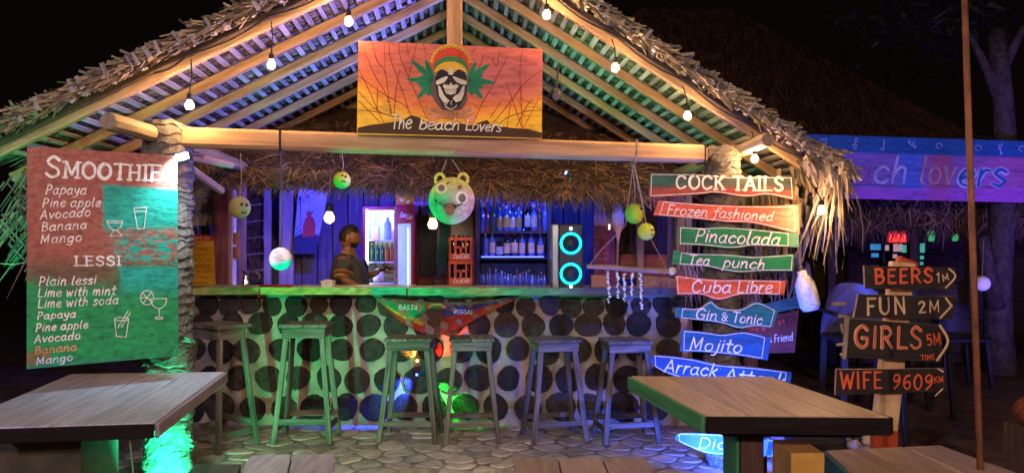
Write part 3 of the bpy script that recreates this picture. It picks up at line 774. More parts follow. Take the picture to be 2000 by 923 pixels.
br = MB(); brown = [[(80, 90), (180, 330), (280, 500), (340, 700)], [(165, 60), (200, 210), (275, 330), (320, 670)], [(265, 70), (275, 330)], [(305, 80), (320, 200), (385, 380), (450, 560), (500, 720)], [(390, 60), (400, 170), (470, 350), (540, 500), (630, 710)],
 [(455, 60), (475, 170)], [(545, 65), (490, 290), (475, 400)], [(600, 70), (630, 170)], [(50, 290), (150, 500), (210, 640), (265, 745)], [(45, 340), (200, 460), (330, 540), (430, 590), (470, 630)], [(45, 480), (150, 590), (240, 660), (390, 700)], [(45, 640), (180, 650), (330, 690)],
 [(45, 560), (140, 650), (230, 745)], [(210, 430), (205, 600), (215, 660)], [(400, 290), (370, 440), (352, 665)], [(1120, 160), (1090, 250), (1040, 380)], [(1320, 190), (1240, 340), (1180, 460), (1110, 570), (1040, 730)], [(1190, 190), (1230, 260), (1255, 130)],
 [(1450, 120), (1430, 300), (1440, 560), (1450, 800)], [(1610, 300), (1480, 400), (1390, 510), (1290, 640), (1190, 760)], [(1310, 400), (1370, 560), (1450, 790)], [(1440, 440), (1380, 520)], [(1540, 540), (1480, 620), (1400, 780)], [(1270, 560), (1170, 710)], [(1350, 570), (1320, 790)],
 [(1620, 635), (1480, 650), (1330, 700), (1250, 760)], [(1050, 110), (1020, 150)]]
for k, s in enumerate(brown): br.ribbon([B(*p) for p in smooth_pts(s)], lambda t: 1.1+.5*math.sin(math.pi*t), bp, .0016+.0002*(k % 8))
obj('painted_branches', br, mat('branch_brown', (.24, .035, .015), bump=0), bs)
b2 = MB()
for k, s in enumerate([[(1450, 800), (1445, 600), (1440, 450)], [(1450, 800), (1380, 600)], [(1460, 790), (1600, 520)], [(1470, 700), (1420, 560)]]): b2.ribbon([B(*p) for p in s], 1.6, bp, .0034+.0002*k)
obj('painted_red_grass', b2, mat('grass_red', (.75, .12, .02), bump=0), bs)
# leaves
def leaf(mb, cx, cy, ang, L_, w_, k):
    a = math.radians(ang); dx, dy = math.cos(a), -math.sin(a); p = []
    N_ = 9
    for i in range(N_+1):
        t = i/N_; ww = w_*math.sin(math.pi*min(1, t**.8))**.8*(1+(.25 if i % 2 else -.1)); p.append((t, ww))
    pts = [(cx+dx*t*L_-dy*w2, cy+dy*t*L_+dx*w2) for t, w2 in p]+[(cx+dx*t*L_+dy*w2, cy+dy*t*L_-dx*w2) for t, w2 in p[::-1][1:-1]]
    mb.flat([B(*q) for q in pts], bp, .0042+.0003*k)
lf = MB(); lm = MB(); k = 0
for cx, cy, angs in ((690, 385, ((112, 205), (138, 270), (165, 130), (178, 235), (205, 140), (228, 220), (250, 150), (192, 150))), (985, 385, ((68, 180), (38, 240), (20, 140), (-5, 240), (-28, 150), (-52, 210), (-75, 140), (10, 120)))):
    for a, L_ in angs:
        leaf(lf, cx, cy, a, L_, 26, k); k += 1
        lm.ribbon([B(cx, cy), B(cx+math.cos(math.radians(a))*L_*.9, cy-math.sin(math.radians(a))*L_*.9)], .7, bp, .0095+.0002*(k % 5))
obj('painted_leaves', lf, mat('leaf_green', (.02, .24, .10), (.012, .15, .06), bump=0), bs)
obj('leaf_veins', lm, mat('leaf_vein', (.008, .05, .025), bump=0), bs)
def art(name, polys, m, off):
    mb = MB()
    for i, p in enumerate(polys): mb.flat([B(*q) for q in p], bp, off+.0003*i)
    return obj(name, mb, m, bs)
hy = mat('hat_yellow', (.80, .42, .03), bump=0); hr = mat('hat_red', (.72, .06, .03), bump=0); hg = mat('hat_green', (.04, .22, .06), bump=0); sk = mat('skull_cream', (.72, .62, .45), bump=0); bk = mat('skull_black', (.03, .022, .02), bump=0); gy = mat('painted_shadow_grey', (.13, .09, .08), bump=0)
def band(cx, cy, rx0, ry0, rx1, ry1, a0=180, a1=360): return arc(cx, cy, rx0, ry0, a0, a1)+arc(cx, cy, rx1, ry1, a1, a0)
art('hat_brim', [arc(836, 250, 176, 168, 180, 360)+[(985, 330), (690, 330)]], hr, .0108)
art('hat_outline', [band(836, 235, 174, 158, 148, 128)], hy, .0112)
zz = MB(); zp = []
for i in range(25):
    a = math.radians(184+172*i/24); r = (165, 148) if i % 2 else (148, 130); zp.append(B(836+r[0]*math.cos(a), 237+r[1]*math.sin(a)))
zz.ribbon(zp, .9, bp, .0128); obj('hat_zigzag', zz, bk, bs)
art('hat_bands', [arc(836, 285, 148, 105, 180, 360)+[(984, 330), (690, 330)]], hg, .0118)
art('hat_front', [arc(834, 325, 142, 100, 180, 360)], hy, .0122)
art('skull_shadow', [[(670, 400), (705, 350), (960, 350), (985, 420), (975, 560), (925, 640), (760, 640), (700, 560), (665, 500)]], gy, .0104)
art('skull_face', [[(700, 320), (760, 292), (834, 330), (905, 292), (970, 325), (975, 420), (960, 520), (905, 620), (835, 648), (765, 610), (722, 520), (702, 420)]], bk, .0128)
art('skull_bones', [[(834, 262), (855, 300), (858, 335), (838, 342), (812, 335), (816, 300)],
 [(708, 395), (760, 365), (800, 352), (812, 362), (780, 405), (735, 420), (712, 425)], [(860, 352), (905, 370), (972, 395), (970, 425), (925, 422), (885, 402), (852, 362)],
 [(775, 420), (820, 430), (836, 405), (852, 430), (890, 420), (905, 440), (880, 462), (785, 462), (768, 440)],
 [(780, 468), (885, 466), (880, 498), (840, 510), (795, 500)],
 [(725, 430), (745, 440), (775, 510), (805, 545), (825, 560), (800, 590), (765, 570), (735, 520)], [(955, 430), (935, 440), (905, 500), (870, 520), (850, 540), (880, 575), (925, 560), (950, 500)],
 [(770, 575), (790, 620), (835, 645), (880, 615), (890, 590), (868, 618), (835, 630), (800, 612)]], sk, .0136)
te = MB(); strokes(te, [[(782, 485), (884, 483)]]+[[(795+i*14, 470), (795+i*14, 500)] for i in range(7)]+[[(795, 375), (810, 425)], [(868, 375), (858, 425)], smooth_pts([(712, 320), (765, 295), (822, 330)]), smooth_pts([(852, 330), (905, 295), (965, 325)])], B, .5, bp, .0165); obj('skull_lines', te, gy, bs)
ew = MB(); strokes(ew, [smooth_pts([(705, 345), (730, 300), (775, 290), (820, 320)]), smooth_pts([(858, 322), (905, 288), (950, 300), (972, 345)]), [(842, 600), (835, 575), (850, 560)], [(790, 575), (800, 600)]], B, 1.1, bp, .0172); obj('eye_rims', ew, sk, bs)
art('ribbon_banner', [[(630, 680), (650, 735), (720, 752), (722, 705), (690, 690)], [(1050, 672), (1040, 740), (960, 762), (945, 708), (1000, 690)], [(650, 600), (740, 640), (835, 650), (935, 640), (1025, 600), (1045, 660), (945, 705), (835, 716), (720, 705), (630, 660)]], mat('banner_peach', (.80, .30, .12), bump=0), .0150)
hl = MB()
w5 = 'HIGH STEREO LOVE'
for (s, x0, y0, x1, y1) in (('HIGH', 652, 648, 745, 678), ('STEREO', 762, 684, 900, 690), ('LOVE', 922, 684, 1018, 652)):
    text(hl, s, *B(x0, y0), *B(x1, y1), 7.2, bp, .9, gap=.15, off=.0172)
obj('ribbon_lettering', hl, mat('dark_green_paint', (.03, .09, .04), bump=0), bs)
tl = MB(); text(tl, 'The', *B(320, 802), *B(495, 800), 27, bp, 3.0, slant=.12, gap=.06, off=.018)
text(tl, 'beach', *B(560, 805), *B(905, 815), 22, bp, 3.0, slant=.12, gap=.06, off=.018)
text(tl, 'Lovers', *B(955, 812), *B(1265, 828), 20, bp, 3.0, slant=.12, gap=.06, off=.018)
obj('white_lettering', tl, M['cream'], bs)

# ---- cocktail name boards nailed to the right trunk
C1 = lambda zx, zy: (1250+zx/4.012, 320+zy/4.012); C2 = lambda zx, zy: (1250+zx/4.012, 530+zy/4.012)
GRP = 'cocktail name boards nailed to the right trunk'
def cboard(label, top, bot, f, cf, texts, border, yoff, col='cream', side_l=None, tw=2.7):
    pl = vplane(1410, 4.765-yoff, 0)
    top = [f(*p) for p in top]; bot = [f(*p) for p in bot]
    e = empty('cocktail_board', pl((top[0][0]+top[-1][0])/2, max(p[1] for p in bot)), label, 'sign board', GRP)
    panel('board', top, bot, pl, .018, cf, e, nx=60, ny=12)
    t = MB()
    for s, x0, y0, x1, y1, h, w_, sl, sf in texts:
        text(t, s, *f(x0, y0), *f(x1, y1), h, pl, w_, slant=sl, serif=sf, gap=.10 if not sf else .12, off=.0022)
    obj('lettering', t, M[col], e)
    bb = MB(); st, sb = smooth_pts(top, 4), smooth_pts(bot, 4); a, b_ = border
    tp = []; bt = []
    for i in range(30):
        u = a+(b_-a)*i/29; p = curve_at(st, u); q = curve_at(sb, u)
        tp.append(lerp(p, q, .06)); bt.append(lerp(q, p, .06))
    for k, s in enumerate((tp, bt, [tp[0], bt[0]], [tp[-1], bt[-1]])): bb.ribbon(s, 1.3, pl, .0012+.0002*k)
    obj('border_line', bb, M['cream'], e)
    nl = MB()
    for u_ in (.44, .50):
        p = lerp(curve_at(st, u_), curve_at(sb, u_), .2); nl.ball(pl(p[0], p[1], .002), .004, 8, 4)
    obj('nail', nl, M['steel'], e)
    return e
def cc(c1, c2=None, k=.12):
    def f(u, v, px, py):
        c = lerp(c1, c2 or c1, u); n_ = 1+k*noise(px*.12, py*.5)+k*noise(px*.5, py*.1, 3)
        return tuple(x*n_ for x in c)
    return f
def ck(u, v, px, py):
    n_ = noise(px*.05, py*.2); c = lerp((.32, .055, .03), (.07, .075, .045), sst(.28, .5, v+.05*n_))
    return lerp(c, (.03, .13, .06), (1-sst(.1, .45, u))*sst(.35, .55, v)*.8)
cboard('top board of the right trunk, dark green fading to red, reading COCK TAILS in cream', [(78, 72), (450, 78), (700, 100), (1205, 98)], [(70, 262), (450, 240), (600, 225), (830, 258), (1000, 240), (1218, 285)], C1, ck, [('COCK TAILS', 280, 192, 1120, 212, 26, 5.2, .0, True)], (.012, .98), .0)
def fz(u, v, px, py):
    c = cc((.62, .10, .05), (.66, .12, .05))(u, v, px, py)
    return lerp(c, (.75, .35, .2), sst(.78, .97, u)*(.35+.3*noise(px*.5, py*.6)))
cboard('red board reading Frozen fashioned, just below the COCK TAILS board', [(145, 288), (500, 315), (900, 330), (1240, 320)], [(105, 400), (450, 430), (700, 455), (900, 465), (1252, 550)], C1, fz, [('Frozen fashioned', 205, 394, 1035, 448, 19, 2.6, .22, False)], (.04, .97), .004)
cboard('green board reading Pinacolada in cream letters', [(308, 490), (500, 500), (650, 492), (900, 510), (1245, 548)], [(303, 630), (500, 640), (720, 662), (900, 640), (1245, 652)], C1, lambda u, v, x, y: lerp(cc((.012, .20, .045))(u, v, x, y), (.10, .25, .13), sst(.88, .93, u)), [('Pinacolada', 425, 605, 1085, 640, 24, 3.1, .2, False)], (.012, .91), .001)
cboard('narrow green wavy board reading Tea punch', [(265, 675), (400, 700), (700, 708), (900, 725), (1208, 705)], [(250, 785), (500, 800), (650, 830), (780, 850), (950, 838), (1198, 838)], C1, cc((.012, .21, .045)), [('Tea', 375, 787, 540, 795, 20, 2.9, .2, False), ('punch', 645, 805, 970, 825, 20, 2.9, .2, False)], (.065, .985), .004)
cboard('orange-red board with a pointed lower edge reading Cuba Libre', [(275, 30), (560, 60), (850, 65), (1145, 72)], [(290, 180), (480, 180), (620, 222), (800, 178), (1130, 182)], C2, cc((.62, .095, .02)), [('Cuba', 400, 163, 705, 165, 23, 2.9, .18, False), ('Libre', 755, 165, 1030, 165, 23, 2.9, .18, False)], (.015, .95), .001)
cboard('blue-green board with two humps reading Gin & Tonic', [(285, 280), (450, 290), (520, 250), (560, 228), (600, 270), (680, 292), (800, 290), (920, 235), (1080, 310)], [(275, 358), (500, 385), (640, 405), (780, 445), (900, 430), (1040, 440)], C2, cc((.01, .14, .16), (.01, .16, .12)), [('Gin', 430, 370, 600, 380, 20, 2.7, .2, False), ('&', 635, 385, 685, 388, 16, 2.4, 0, False), ('Tonic', 718, 392, 950, 415, 20, 2.7, .12, False)], (.065, .97), .005)
cboard('blue board reading Mojito, right end tilted down', [(320, 455), (500, 470), (650, 490), (820, 470), (1028, 520)], [(315, 625), (500, 630), (750, 655), (1000, 695)], C2, cc((.01, .09, .16), (.015, .10, .22)), [('Mojito', 380, 610, 790, 637, 25, 3.3, .2, False)], (.04, .93), .0)
cboard('long dark blue pointed board reading Arrack Attack, partly hidden by the right table', [(72, 690), (110, 655), (400, 680), (600, 725), (900, 750), (1190, 790)], [(80, 715), (200, 790), (400, 850), (700, 890), (1175, 900)], C2, cc((.01, .06, .18), (.01, .07, .1)), [('Arrack', 185, 782, 590, 822, 24, 3, .16, False), ('Attack', 660, 850, 1120, 900, 24, 3, .16, False)], (.04, .96), .004)
C3 = lambda x, y: (x, y)
cboard('lowest board, bright blue and pointed, reading Diquri, seen under the right table', [(1318, 853), (1336, 845), (1440, 849), (1520, 860)], [(1320, 858), (1380, 884), (1440, 888), (1515, 892)], C3, cc((.03, .12, .45)), [('Diquri', 1362, 874, 1470, 878, 21, 2.6, .16, False)], (.04, .96), .0)
# wooden friend sign behind
fp = vplane(1505, 5.3); fs_ = empty('friend_sign', fp(1505, 690), 'dim brown board reading Friend half hidden behind the Mojito board', 'sign')
panel('board', [(1448, 628), (1560, 606)], [(1452, 690), (1552, 688)], fp, .015, cc((.13, .03, .02)), fs_, nx=10, ny=4)
panel('board', [(1480, 596), (1561, 578)], [(1482, 618), (1562, 600)], fp, .015, cc((.03, .11, .11)), fs_, nx=10, ny=4)
t = MB(); text(t, 'Friend', 1512, 668, 1548, 664, 15, fp, 1.7, slant=.1, off=.003); text(t, 'a', 1500, 668, 1507, 667, 13, fp, 1.7, off=.003); obj('lettering', t, M['cream'], fs_)
t = MB(); text(t, 'the w', 1462, 648, 1495, 644, 11, fp, 1.4, off=.003); text(t, 'st c', 1520, 634, 1548, 628, 11, fp, 1.4, off=.003); obj('red_lettering', t, M['orange'], fs_)

# ---- direction signpost
dp = vplane(1745, 3.95, -2); ds = empty('direction_signpost', P(1728, 985, 4.05), 'wooden signpost with four dark boards pointing to BEERS, FUN, GIRLS and WIFE', 'signpost')
D = lambda zx, zy: (1620+zx/3.185, 500+zy/3.185)
b = MB(); b.bar(P(1762, 512, 4.05), P(1727, 838, 4.05), .13, .05, V(0, 1, 0), .006); obj('post', b, mat('pale_post_wood', (.62, .42, .2), (.45, .28, .12), sc_=WOOD), ds)
b = MB(); b.bar(P(1727, 838.5, 4.05), P(1724, 1000, 4.05), .134, .054, V(0, 1, 0), .006); obj('painted_base', b, mat('faded_red_paint', (.45, .07, .03), bump=.2), ds)
b = MB(); b.bar(P(1752, 507, 4.06), P(1790, 522, 4.06), .05, .05, Z, .01); obj('top_stub', b, mat('faded_red_paint', (.45, .07, .03)), ds)
ltan, lred = MB(), MB()
def dboard(tl, tr, br_, bl, off):
    top = [tl, tr]; bot = [bl, br_]
    p = Plane(dp(*tl, off), dp(*tr, off), dp(*bl, off))
    return panel('board', top, bot, p, .02, cc((.016, .011, .011), k=.25), ds, nx=24, ny=6, edge=(.42, .28, .2)), p
bo, p1 = dboard((1688, 518), (1867, 523), (1862, 566), (1690, 563), .012)
t = MB(); text(t, 'BEERS', 1708, 553, 1822, 551, 28, p1, 5.2, gap=.16, off=.002); obj('red_lettering', t, M['orange'], bo)
t = MB(); text(t, '1', 1829, 551, 1836, 551, 19, p1, 2.6, off=.002); text(t, 'M', 1841, 549, 1854, 546, 13, p1, 2.2, off=.002); t.ribbon([D(*q) for q in smooth_pts([(742, 78), (782, 125), (722, 195)])], 3.5, p1, .003); obj('tan_lettering', t, M['tan'], bo)
bo, p1 = dboard((1677, 574), (1868, 579), (1860, 623), (1668, 619), .008)
t = MB(); text(t, 'FUN', 1692, 614, 1769, 611, 32, p1, 5, gap=.18, off=.002); text(t, '2M', 1794, 610, 1836, 608, 22, p1, 3.2, gap=.2, off=.002); t.ribbon([D(*q) for q in [(722, 260), (758, 308), (688, 383)]], 4, p1, .003); obj('tan_lettering', t, M['tan'], bo)
bo, p1 = dboard((1652, 621), (1842, 635), (1838, 707), (1648, 697), .012)
t = MB(); text(t, 'GIRLS', 1669, 677, 1800, 680, 41, p1, 6.4, gap=.16, off=.002); t.ribbon([D(*q) for q in smooth_pts([(685, 430), (735, 530), (668, 645)])], 5, p1, .003); obj('tan_lettering', t, M['tan'], bo)
t = MB(); text(t, 'GIRLS', 1669, 677, 1800, 680, 41, p1, 4.2, gap=.16, off=.005); text(t, '5M', 1811, 674, 1838, 671, 21, p1, 3, off=.002); text(t, 'TIME', 1799, 702, 1826, 700, 9, p1, 1.5, off=.002); obj('red_lettering', t, M['orange'], bo)
bo, p1 = dboard((1634, 721), (1845, 719), (1850, 763), (1632, 771), .008)
t = MB(); text(t, 'WIFE', 1641, 757, 1722, 757, 32, p1, 4.6, gap=.16, off=.002); text(t, '9609', 1742, 758, 1821, 760, 29, p1, 4.4, gap=.14, off=.002); text(t, 'KM', 1824, 747, 1843, 745, 12, p1, 2, off=.002); obj('red_lettering', t, M['orange'], bo)
t = MB(); t.ribbon([D(*q) for q in [(672, 697), (705, 716)]], 3, p1, .003); t.ribbon([D(*q) for q in [(702, 822), (657, 866)]], 3, p1, .003); obj('tan_lettering', t, M['tan'], bo)
for pts, r in (([(1626, 594), (1652, 593)], .010), ([(1638, 616), (1655, 619), (1652, 660), (1649, 697)], .012), ([(1634, 673), (1650, 671)], .008), ([(1643, 632), (1646, 650)], .006), ([(1643, 690), (1650, 700)], .01)):
    b = MB(); b.tube([P(x, y, 3.92) for x, y in pts], r, 7); obj('driftwood_stick', b, M['stub'], ds)

# ---- rasta cloth on the counter front
rp = vplane(870, YW-.085); rc = empty('rasta_cloth', rp(870, 650), 'draped green, yellow and red cloth lettered RASTA REGGAE on the counter front', 'cloth banner')
def rasta(u, v, px, py):
    n_ = noise(px*.2, py*.3)
    if px < 830+n_*4: c = (.01, .26, .08) if v > .42 else ((.5, .38, .03) if v > .26 else (.40, .04, .02))
    elif px > 860: c = (.06, .045, .16) if v > .5 else (.38, .04, .02)
    else: c = (.12, .05, .03)
    if v > .86: c = (.2, .09, .05)
    return tuple(x*(1+.25*n_) for x in c)
panel('cloth', [(733, 580), (800, 586), (860, 590), (940, 588), (1003, 578)], [(742, 592), (770, 618), (800, 640), (850, 655), (895, 641), (950, 612), (1003, 586)], rp, .006, rasta, rc, nx=110, ny=30, m=M['cloth'])
for v_ in [c_ for c_ in rc.children if c_.name.startswith('cloth')][0].data.vertices: v_.co.y += .010*(1+math.sin(v_.co.x*46+v_.co.z*22))+.006*(1+math.sin(v_.co.x*17-v_.co.z*60))
fb_ = MB(); fb_.flat(arc(852, 611, 15, 14, 0, 330), rp, .003); obj('painted_face', fb_, mat('face_brown', (.10, .05, .03), bump=0), rc)
for i, (c, r) in enumerate((((.5, .12, .05), 1), ((.5, .35, .05), .82), ((.05, .2, .05), .62))):
    h = MB(); h.flat(arc(853, 602, 20*r, 11*r, 180, 360), rp, .004+.001*i); obj('painted_hat_band', h, mat('hat%d' % i, c, bump=0), rc)
t = MB(); text(t, 'RASTA', 778, 604, 815, 605, 9, rp, 1.3, slant=.2, off=.004); text(t, 'REGGAE', 886, 612, 923, 613, 8, rp, 1.2, slant=.1, off=.004); obj('lettering', t, M['white'], rc)
ORD = 'first second third fourth fifth sixth seventh eighth ninth tenth eleventh twelfth thirteenth fourteenth fifteenth sixteenth seventeenth eighteenth nineteenth twentieth twenty-first twenty-second twenty-third'.split()
# ================================================================ STRING LIGHTS
bulb_m = glow('warm_bulb_glass', (1, .58, .24), 4800)
cap_m = M['black']
env_m = glow('frosted_bulb_envelope', (1, .62, .22), 1.5); env_m.node_tree.nodes['Principled BSDF'].inputs['Alpha'].default_value = .35
def bulb(px, py, Y, label, r=.0245, drop=.09, group='bulbs strung along the front rafters', m=None, top=None):
    c = P(px, py, Y); e = empty('light_bulb', c, label, 'bulb', group)
    b = MB(); b.lathe([(.0, -r), (r*.5, -r*.87), (r*.87, -r*.5), (r, 0), (r*.9, r*.42), (r*.62, r*.95), (r*.5, r*1.3)], c, 14); obj('glass', b, env_m, e, smooth=True)
    b = MB(); b.ball(c-V(0, 0, r*.12), (r*.42, r*.42, r*.5), 10, 8); obj('filament_core', b, m or bulb_m, e, smooth=True)
    b = MB(); b.lathe([(r*.56, r*1.25), (r*.62, r*1.35), (r*.62, r*2.3), (r*.4, r*2.7), (0.002, r*2.8)], c, 10); obj('socket', b, cap_m, e)
    t = top or c+V(R.uniform(-.02, .02), 0, drop+r*2)
    b = MB(); b.tube([c+V(0, 0, r*2.6), c.lerp(t, .6)+V(.008, 0, .01), t], .004, 6); obj('cord', b, M['wire'], e)
    return e, t
tops = []
for px, py, v, lb in ((370, 206, -.14, 'warm bulb hanging lowest on the left slope, just above the left trunk'), (530, 127, -.14, 'warm bulb midway up the left roof slope'), (681, 43, -.14, 'warm bulb nearest the ridge on the left slope'),
                      (1068, 30, -.14, 'warm bulb nearest the ridge on the right slope'), (1202, 133, -.14, 'second warm bulb down the right slope, right of the beach sign'), (1343, 227, -.14, 'warm bulb above the right end of the tie beam'),
                      (1474, 311, -.10, 'warm bulb beside the COCK TAILS board'), (1605, 411, -.34, 'warm bulb lowest on the right, beside the hanging eave fringe')):
    pl = gv(v); c = pl(px, py); dd, nn, SS, pt = RL if px < 885 else RR
    g0 = (c-A).dot(U_); s = abs(g0)/abs(dd.dot(U_)); tp = pt(s, -.05, .02)
    e, t = bulb(px, py, c.y, lb, top=tp); tops.append((px, s, t, pt))
for grp_ in (tops[:3], tops[3:]):
    b = MB(); pts = []
    pt = grp_[0][3]; ss = sorted(x[1] for x in grp_); ss = [0]+ss+[ss[-1]+.25]
    for a, b_ in zip(ss, ss[1:]):
        for k in range(6):
            t = k/6; pts.append(pt(a+(b_-a)*t, -.075, .045-.03*math.sin(math.pi*t)))
    b.tube(pts, .006, 5); obj('string_light_cable', b, M['wire'], None, label='black cable of the string lights along the %s front rafter' % ('left' if grp_ is tops[:3] or grp_[0][0] < 885 else 'right'), cat='cable')
inner_b = glow('inner_bulb_glass', (1, .55, .24), 650)
bulb(643, 426, 6.25, 'warm round bulb hanging beside the bartender', r=.045, drop=.25, group='bare bulbs under the inner canopy', m=inner_b)
bulb(845, 438, 6.25, 'warm round bulb hanging below the large smiling face ball', r=.042, drop=.25, group='bare bulbs under the inner canopy', m=inner_b)
# added fill lamps out of view, which brighten the tables and signs
fill_w = glow('fill_warm_glass', (1, .66, .42), 1750); fill_c = glow('fill_cool_glass', (.58, .54, 1), 2300)
for x, y, z, m_, lb in ((2.6, -2.6, 2.7, fill_w, 'added warm fill lamp to the right behind the camera'), (-2.8, -2.6, 2.7, fill_c, 'added cool fill lamp to the left behind the camera'), (.2, -3.4, 3.0, fill_w, 'added warm fill lamp straight behind the camera'), (-.3, .7, 3.2, glow('fill_overhead_glass', (1, .78, .66), 640), 'added warm fill lamp high above the foreground tables')):
    e = empty('fill_bulb', (x, y, z), lb, 'bulb'); b = MB(); b.ball((x, y, z), .08, 12, 8); obj('glass', b, m_, e, smooth=True)
    b = MB(); b.lathe([(.02, .07), (.022, .14), (.003, .15)], (x, y, z), 8); obj('socket', b, cap_m, e)
    b = MB(); b.tube([(x, y, z+.14), (x, y, z+1.2)], .004, 6); obj('cord', b, M['wire'], e)

# white-cyan LED floodlight on the left trunk
c = P(357, 306, 3.90); e = empty('led_floodlight', c, 'small dazzling cyan-white floodlight clamped to the top of the left trunk', 'floodlight')
b = MB(); b.box(c+V(0, .012, .0), (.08, .03, .045), Matrix.Rotation(-.2, 3, 'Y')); obj('housing', b, M['black'], e)
b = MB(); b.box(c+V(0, -.008, .0), (.065, .012, .032), Matrix.Rotation(-.2, 3, 'Y')); obj('lens', b, glow('cyan_white_led', (.55, .9, 1), 40), e)
b = MB(); b.bar(c+V(0, .02, .02), c+V(-.03, .33, .04), .012, .012); obj('bracket', b, M['black'], e)
lamp('led_floodlight_beam', 'SPOT', c+V(0.0, -.03, -.01), c+V(-.02, .26, -.7), 45, (.6, .92, 1), .02, 140, .9)

def flood(px, py, Y, aim, power, col, gc, label, ang=110, size=.09, groundz=None):
    c = P(px, py, Y) if groundz is None else V(px, Y, groundz)
    d = (Vector(aim)-c).normalized(); Mx = d.to_track_quat('Z', 'Y').to_matrix()
    e = empty('flood_lamp', c, label, 'floodlight')
    b = MB(); b.box(c-d*.03, (size, size, .05), Mx, .008); obj('housing', b, M['black'], e)
    b = MB(); b.box(c-d*.001, (size*.8, size*.8, .01), Mx); obj('lens', b, glow('lens_'+label[:8], gc, 6), e)
    b = MB(); b.bar(c-d*.05, c-d*.05+V(0, 0, -.06), .02, .01, V(0, 1, 0)); obj('foot', b, M['black'], e)
    lamp('flood_lamp_beam', 'SPOT', c+d*.03, aim, power, col, .03, ang, .6)
    return e
flood(-1.80, 0, 3.86, (-1.9, 4.3, .75), 210, (.02, 1, .42), (.1, 1, .5), 'small green floodlight on the ground at the foot of the left trunk', 150, groundz=.10)
flood(1.30, 0, 4.42, (1.35, 4.9, .6), 230, (.03, .10, 1), (.1, .3, 1), 'small blue floodlight on the ground at the foot of the right trunk', 150, groundz=.10)
flood(-2.9, 0, 3.2, (-2.95, 4.4, 2.0), 130, (.02, 1, .45), (.1, 1, .5), 'green floodlight left of the menu board aimed at the eave', 52, groundz=.5)
# lights standing in the hut
flood(1105, 337, 5.4, P(480, 40, 4.9), 520, (.14, .15, 1), (.2, .2, 1), 'tiny blue spotlight under the thatch canopy right of the big face ball', 84, .03)
flood(-.42, 0, 5.30, (1.7, 5.6, 3.2), 60, (.05, .9, .4), (.1, 1, .4), 'small green spotlight behind the big smiling face', 70, .05, groundz=1.90)
flood(.75, 0, 3.7, (.5, 4.4, 2.6), 50, (.42, .22, 1), (.5, .3, 1), 'violet uplight on the sand before the bar', 100, .05, groundz=.08)
flood(1.85, 0, 4.35, (2.2, 4.9, 1.9), 240, (.10, .12, 1), (.4, .3, 1), 'violet-blue uplight beside the direction signpost', 120, .05, groundz=.10)
flood(4.7, 0, 4.8, (4.9, 8.3, 1.75), 420, (.16, .11, 1), (.4, .3, 1), 'nearer violet floodlight on the ground aimed at the far banner', 64, .08, groundz=.3)
flood(7.2, 0, 5.0, (7.1, 8.3, 1.75), 420, (.20, .10, 1), (.4, .3, 1), 'farther violet floodlight on the ground aimed at the far banner', 64, .08, groundz=.3)
# blue wash in the back of the bar
flood(-1.6, 0, 6.6, (-1.9, 7.9, 1.4), 150, (.10, .08, 1), (.2, .2, 1), 'blue lamp under the canopy aimed at the back wall', 140, .06, groundz=2.0)
flood(.35, 0, 6.55, (.1, 7.4, 1.6), 75, (.05, .10, 1), (.2, .2, 1), 'blue lamp above the bottle shelf', 130, .06, groundz=1.98)
flood(1.35, 0, 5.3, (1.25, 6.2, .9), 27, (.30, .12, 1), (.4, .2, 1), 'violet lamp shining on the shell mobile', 120, .04, groundz=1.9)

# disco light on the tie beam right of the sign
c = gp(1088, 180)+V_*.05; e = empty('disco_light', c, 'small black ball-shaped disco light hanging right of the beach sign', 'disco light')
b = MB(); b.ball(c, .04, 14, 8); obj('housing', b, M['black'], e, smooth=True)
b = MB(); b.tube([c+V(0, -.02, -.018), c+V(0, -.038, -.026)], .024, 12); obj('lens', b, M['steel'], e)
b = MB(); b.bar(c+V(0, 0, .03), c+V(.02, .03, .2), .012, .012); obj('bracket', b, M['black'], e)

# four-colour effect lamp on the counter front, its beams grazing the log ends
c0_ = P(832, 716, YW-.10); el = empty('effect_lamp', c0_, 'small four-colour effect lamp on the counter front between two stools', 'effect lamp')
b = MB(); b.box(c0_+V(0, .06, 0), (.10, .05, .12)); obj('housing', b, M['black'], el)
for (px, py), (tx, ty), col, pw in (((815, 704), (800, 685), (1, .5, .05), 2.2), ((843, 703), (872, 676), (1, .02, .01), 5.0), ((814, 731), (768, 772), (.02, .06, 1), 14), ((849, 737), (884, 782), (.02, 1, .06), 7.0)):
    c = P(px, py, YW-.075); b = MB(); b.ball(c, .010, 8, 6); obj('led', b, glow('led', col, 28), el, smooth=True)
    t = P(tx, ty, YW); d = (t-c).normalized()
    lamp('led_beam', 'SPOT', c+V(0, -.012, 0)+d*.012, t, pw*9, col, .006, 62, .9)
b = MB(); b.tube([P(850, 745, YW-.04), P(870, 790, YW-.03), P(880, 830, YW-.03), P(885, 833, YW-.3)], .004, 5); obj('lead', b, M['wire'], el)

